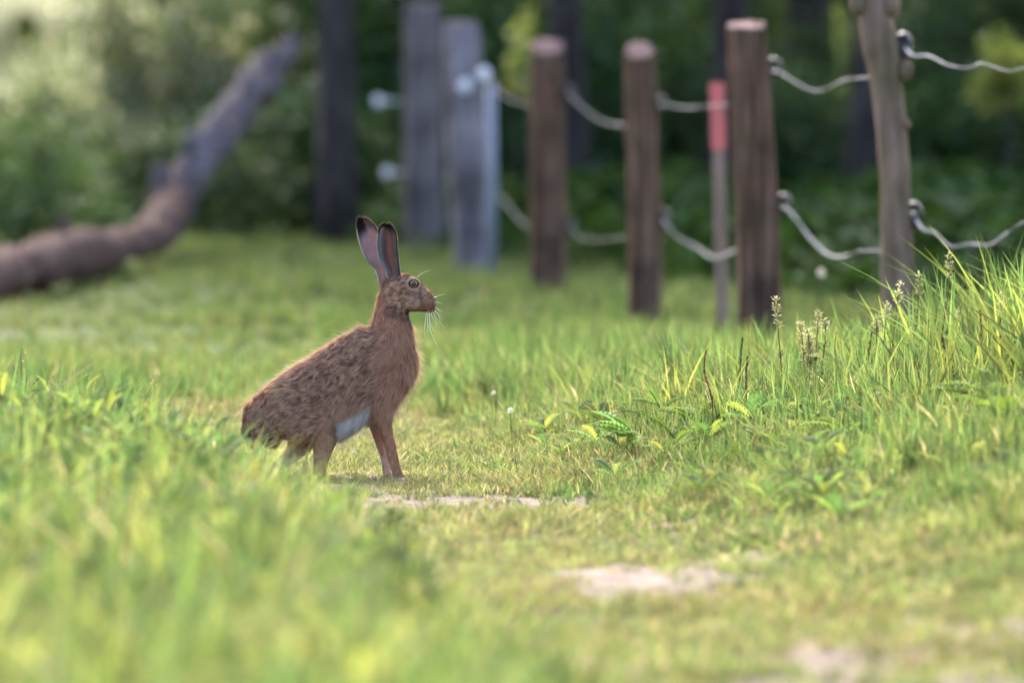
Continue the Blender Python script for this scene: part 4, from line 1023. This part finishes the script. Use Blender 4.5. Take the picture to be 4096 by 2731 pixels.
# the far wood: closes the view
V = []; F = []; C = []; o = 0
for i in range(46):
    d = rng.uniform(95, 150); x = rng.choice([rng.uniform(-0.14, -0.075), rng.uniform(-0.03, 0.14), rng.uniform(-0.03, 0.14)]) * d
    v, f, c = leafcloud(420, 4.5, 4, 0.2, 11, 0.75, [(0.05, 0.09, 0.025), (0.09, 0.13, 0.035), (0.035, 0.06, 0.02)], 14, 900 + i, 0.45)
    V.append(v + [x, d, float(gz(x, d))]); F.append(f + o); C.append(c); o += len(v)
fw = obj('far_wood', mesh('far_wood', np.concatenate(V), np.concatenate(F), M_dleaf, False, np.concatenate(C)))
tag(fw, 'far green wood closing the view behind the trees', 'wood', kind='stuff')

# ------------------------------------------------------------------ herbs in the focus zone
def herb_root(px, d, name='meadow_herb'):
    x = (px - 2048) * K * d; return empty(name, (x, d, float(gz(x, d))))
STEMC = (0.20, 0.10, 0.06); HERBC = (0.16, 0.20, 0.08)
def add_col(name, V, F, C, mat, parent):
    C = np.asarray(C, dtype=float)
    if C.ndim == 1: C = np.tile(C, (len(V), 1))
    return obj(name, mesh(name, V, F, mat, True, C), parent)
def herb(px_top, py_top, px_bot, d, label, kind, seed, group='flowering weed stalks on the grassy bank'):
    e = herb_root(px_bot, d); o = np.array(e.location); top = at(px_top, d, py=py_top) - o; g = np.random.default_rng(seed)
    top[1] += g.normal(0, 0.02); H = max(top[2], 0.06)
    P = catmull([(0, 0, -0.01), (top[0] * 0.3 + g.normal(0, .003), 0, H * .4), (top[0] * .7 + g.normal(0, .003), top[1] * .6, H * .75), top], 12)
    stem_c = {'whorl': STEMC, 'dock': (0.13, 0.06, 0.045), 'spike': (0.12, 0.14, 0.05), 'dry': (0.28, 0.21, 0.14), 'pod': (0.15, 0.16, 0.07)}[kind]
    V, F = tube(P, np.linspace(0.0017, 0.0009, 12), 6); add_col('stem', V, F, stem_c, M_herb, e)
    hd = []; lf = []
    if kind == 'whorl':
        for t in np.sort(np.concatenate([g.uniform(.25, .72, 3), g.uniform(.76, .97, 4), [1.0]])):
            c = P[min(int(t * 11), 11)] + (P[min(int(t * 11) + 1, 11)] - P[min(int(t * 11), 11)]) * (t * 11 % 1)
            big = 0.024 * (1.15 - 0.55 * t) * g.uniform(.7, 1.2); tgt = hd if t > 0.68 else lf
            for j in range(7):
                a = j * 0.9 + t * 9; tgt.append(leaflet(c + np.array([0, 0, g.normal(0, .004)]), np.array([math.cos(a), math.sin(a), g.uniform(.1, 1.3) + 0.6 * (t > .9)]), np.array([0, 0, 1.0]), big * g.uniform(.7, 1.2), big * .34, np.array([0.30, 0.33, 0.18] if t > .68 else HERBC) * g.uniform(.8, 1.25)))
            if t > 0.68:
                for j in range(6):
                    a = j * 1.05 + t * 5; q = c + np.array([math.cos(a), math.sin(a), g.uniform(-.3, .8)]) * .0075
                    hd.append(leaflet(q, np.array([math.cos(a), math.sin(a), .8]), np.array([0, 0, 1.0]), .007, .005, np.array([0.46, 0.43, 0.32])))
    elif kind in ('dock', 'spike'):
        cc = np.array([0.15, 0.075, 0.05]) if kind == 'dock' else np.array([0.13, 0.17, 0.065])
        for t in np.linspace(0.3 if kind == 'dock' else .45, 1, 26):
            i = min(int(t * 11), 10); c = P[i] + (P[i + 1] - P[i]) * (t * 11 - i)
            for j in range(3):
                a = g.uniform(0, 6.28); hd.append(leaflet(c, np.array([math.cos(a), math.sin(a), .7]), np.array([0, 0, 1.0]), .010 * (1.3 - .7 * t) * g.uniform(.7, 1.2), .006, cc * g.uniform(.7, 1.4)))
        for j in range(4):
            a = g.uniform(0, 6.28); lf.append(leaflet(P[1 + j], np.array([math.cos(a), math.sin(a), .5]), np.array([0, 0, 1.0]), .035, .012, np.array(HERBC if kind == 'spike' else (0.14, 0.13, 0.05)) * g.uniform(.8, 1.2)))
    elif kind == 'pod':
        for t in np.linspace(.3, 1, 18):
            i = min(int(t * 11), 10); c = P[i] + (P[i + 1] - P[i]) * (t * 11 - i); a = g.uniform(0, 6.28); dd = np.array([math.cos(a), math.sin(a), .5]); q = c + dd * .012
            v, f = tube([c, q], [.0006, .0005], 4); hd.append((v, f, np.tile(np.array(stem_c), (len(v), 1))))
            hd.append(leaflet(q, dd, np.array([0, 0, 1.0]), .008, .006, np.array([0.22, 0.16, 0.13]) * g.uniform(.8, 1.2)))
        for j in range(3): a = g.uniform(0, 6.28); lf.append(leaflet(P[1 + j], np.array([math.cos(a), math.sin(a), .6]), np.array([0, 0, 1.0]), .04, .012, np.array(HERBC)))
    else:
        for j in range(5): a = j * 1.3; hd.append(leaflet(P[-1] - [0, 0, .003], np.array([math.cos(a), math.sin(a), .5]), np.array([0, 0, 1.0]), .010, .006, np.array([0.16, 0.11, 0.09])))
    if hd: q = add_col('flower_head' if kind in ('whorl', 'spike') else 'seed_head', *joinc(hd), M_herb, e)
    if lf: q = add_col('foliage', *joinc(lf), M_herb, e); q['kind'] = 'stuff'
    tag(e, label, 'weed', group); return e
herb(3103, 1200, 3128, 20.2, 'pale whorled weed in front of the widest brown post', 'whorl', 1)
herb(3600, 1142, 3560, 20.3, 'pale whorled weed in front of the crooked branch post', 'whorl', 2)
herb(3679, 1113, 3664, 20.5, 'pale whorled weed just beside the crooked branch post', 'whorl', 3)
herb(3797, 1035, 3760, 20.3, 'tallest whorled weed with reddish stem on the bank', 'whorl', 4)
herb(3272, 1258, 3264, 20.2, 'bushy pale weed between widest post and branch post', 'whorl', 5)
herb(3300, 1290, 3290, 20.3, 'short pale weed close to a bushier pale weed', 'whorl', 15)
herb(3200, 1300, 3220, 20.5, 'short pale weed beside the weed before the widest post', 'whorl', 16)
herb(3550, 1225, 3530, 20.6, 'short whorled weed at the foot of the branch post', 'whorl', 17)
herb(2825, 1403, 2848, 19.8, 'brown dried dock seed spike rising from green leaves', 'dock', 6)
herb(2970, 1355, 2950, 20.1, 'green flower spike beside the brown dock spike', 'spike', 7)
herb(2990, 1427, 2995, 20.0, 'shorter green flower spike beside a taller green one', 'spike', 8)
herb(3345, 1330, 3354, 20.1, 'dry tan broken stalk standing in the bank grass', 'dry', 9)
herb(3488, 1326, 3464, 19.9, 'dark-stemmed green spike on the bank below the branch post', 'spike', 10)
herb(3760, 1330, 3800, 20.0, 'brown leaning seed stalk near the tallest whorled weed', 'dock', 18)
herb(3920, 1240, 3930, 20.2, 'brown seed stalk among the tall bank grass', 'dock', 19)
herb(82, 1402, 70, 19.3, 'small podded weed standing tallest in the left verge', 'pod', 11, 'weed stalks in the left verge')
herb(182, 1519, 175, 19.2, 'reddish podded weed low in the left verge', 'pod', 12, 'weed stalks in the left verge')
herb(215, 1525, 230, 19.1, 'reddish podded weed beside another low podded weed', 'pod', 13, 'weed stalks in the left verge')
herb(620, 1512, 500, 19.4, 'long drooping seed stalk arching over the left verge', 'pod', 14, 'weed stalks in the left verge')

for i in range(9):
    q = rng.uniform(3050, 4080); herb(q + rng.normal(0, 14), np.interp(q, [3050, 4080], [1330, 1170]) + rng.uniform(-30, 70), q, rng.uniform(19.9, 20.9), 'small pale weed standing among the grass of the bank crest', 'whorl', 60 + i, 'small pale weeds on the bank crest')

def silverweed(px, py, d, n, L, label, seed, az=None, col=(0.075, 0.15, 0.03)):
    x = (px - 2048) * K * d; e = empty('silverweed', (x, d, float(gz(x, d)))); g = np.random.default_rng(seed)
    H = max(CAMH - (py - 354) * K * d - e.location[2], 0.01) * 0.7
    for i in range(n):
        a = (g.uniform(0, 6.28) if az is None else g.uniform(*az)); V, F, C = pinnate(np.array([0, 0, H * g.uniform(.3, 1)]), a, L * g.uniform(.7, 1.15), np.array(col) * g.uniform(.8, 1.3), g.uniform(.4, .9), 8, g)
        add_col('leaf', V, F, C, M_herb, e)
    return tag(e, label, 'silverweed', 'feathery leaved plants on the bank')
silverweed(2540, 1690, 19.7, 7, 0.13, 'dark green feathery leaves lying at the foot of the bank', 1, (1.6, 5.0), (0.10, 0.20, 0.05))
silverweed(2700, 1700, 19.4, 6, 0.09, 'bright feathery leaves just beside the darker feathery plant', 2, None, (0.10, 0.17, 0.03))
silverweed(2640, 1560, 20.2, 6, 0.10, 'bluish feathery leaves behind the dark feathery plant', 3, None, (0.07, 0.14, 0.04))
silverweed(2780, 1590, 19.9, 6, 0.10, 'bright yellow-green feathery leaves beside the dock spike', 4, None, (0.13, 0.20, 0.03))
silverweed(3950, 1500, 18.6, 7, 0.14, 'large bright feathery leaves high on the bank', 5, None, (0.11, 0.19, 0.03))
silverweed(4040, 1620, 18.0, 6, 0.13, 'blurred bright feathery leaves lower on the bank', 6, None, (0.12, 0.20, 0.03))
silverweed(3380, 1680, 18.8, 6, 0.10, 'feathery leaves beside the white clover head', 7, None, (0.12, 0.19, 0.03))
silverweed(270, 1620, 19.0, 6, 0.12, 'bright feathery leaves in the verge by podded weeds', 8, None, (0.11, 0.19, 0.03))
silverweed(150, 1600, 19.1, 6, 0.11, 'feathery leaves under the tallest podded weed', 9, None, (0.09, 0.17, 0.03))

M_clover = leaf_mat('clover_petal', 0.4, 0.02, 0.05, tcol=(1, 1, 0.95))
def clover(px, py, d, r, label, seed):
    e = herb_root(px, d, 'clover'); o = np.array(e.location); c = at(px, d, py=py) - o; g = np.random.default_rng(seed)
    V, F = tube([(0, 0, -.01), (0.004, 0, c[2] * .5), c], .0012, 5); add_col('stem', V, F, (0.1, 0.16, 0.04), M_herb, e)
    hd = []
    for i in range(46):
        dd = nrmz(g.normal(size=3) + [0, 0, .3]); hd.append(leaflet(c + dd * r * .4, dd, np.array([0.1, 0.2, 1.0]), r * .7, r * .35, np.array([0.78, 0.74, 0.70]) * g.uniform(.85, 1.05)))
    add_col('flower_head', *joinc(hd), M_clover, e)
    return tag(e, label, 'clover', 'white clover heads')
clover(3508, 1585, 19.4, 0.012, 'round white clover head among the bank grass', 1)
clover(2040, 1642, 21.2, 0.008, 'small white flower head just behind the path grass', 2)
clover(1975, 1572, 21.8, 0.006, 'tiny white flower head beside another behind the path', 3)
clover(490, 2000, 15.5, 0.012, 'blurred white flower head in the foreground verge', 4)
clover(3285, 1090, 27.2, 0.016, 'blurred white seed head below the lower tape', 5)
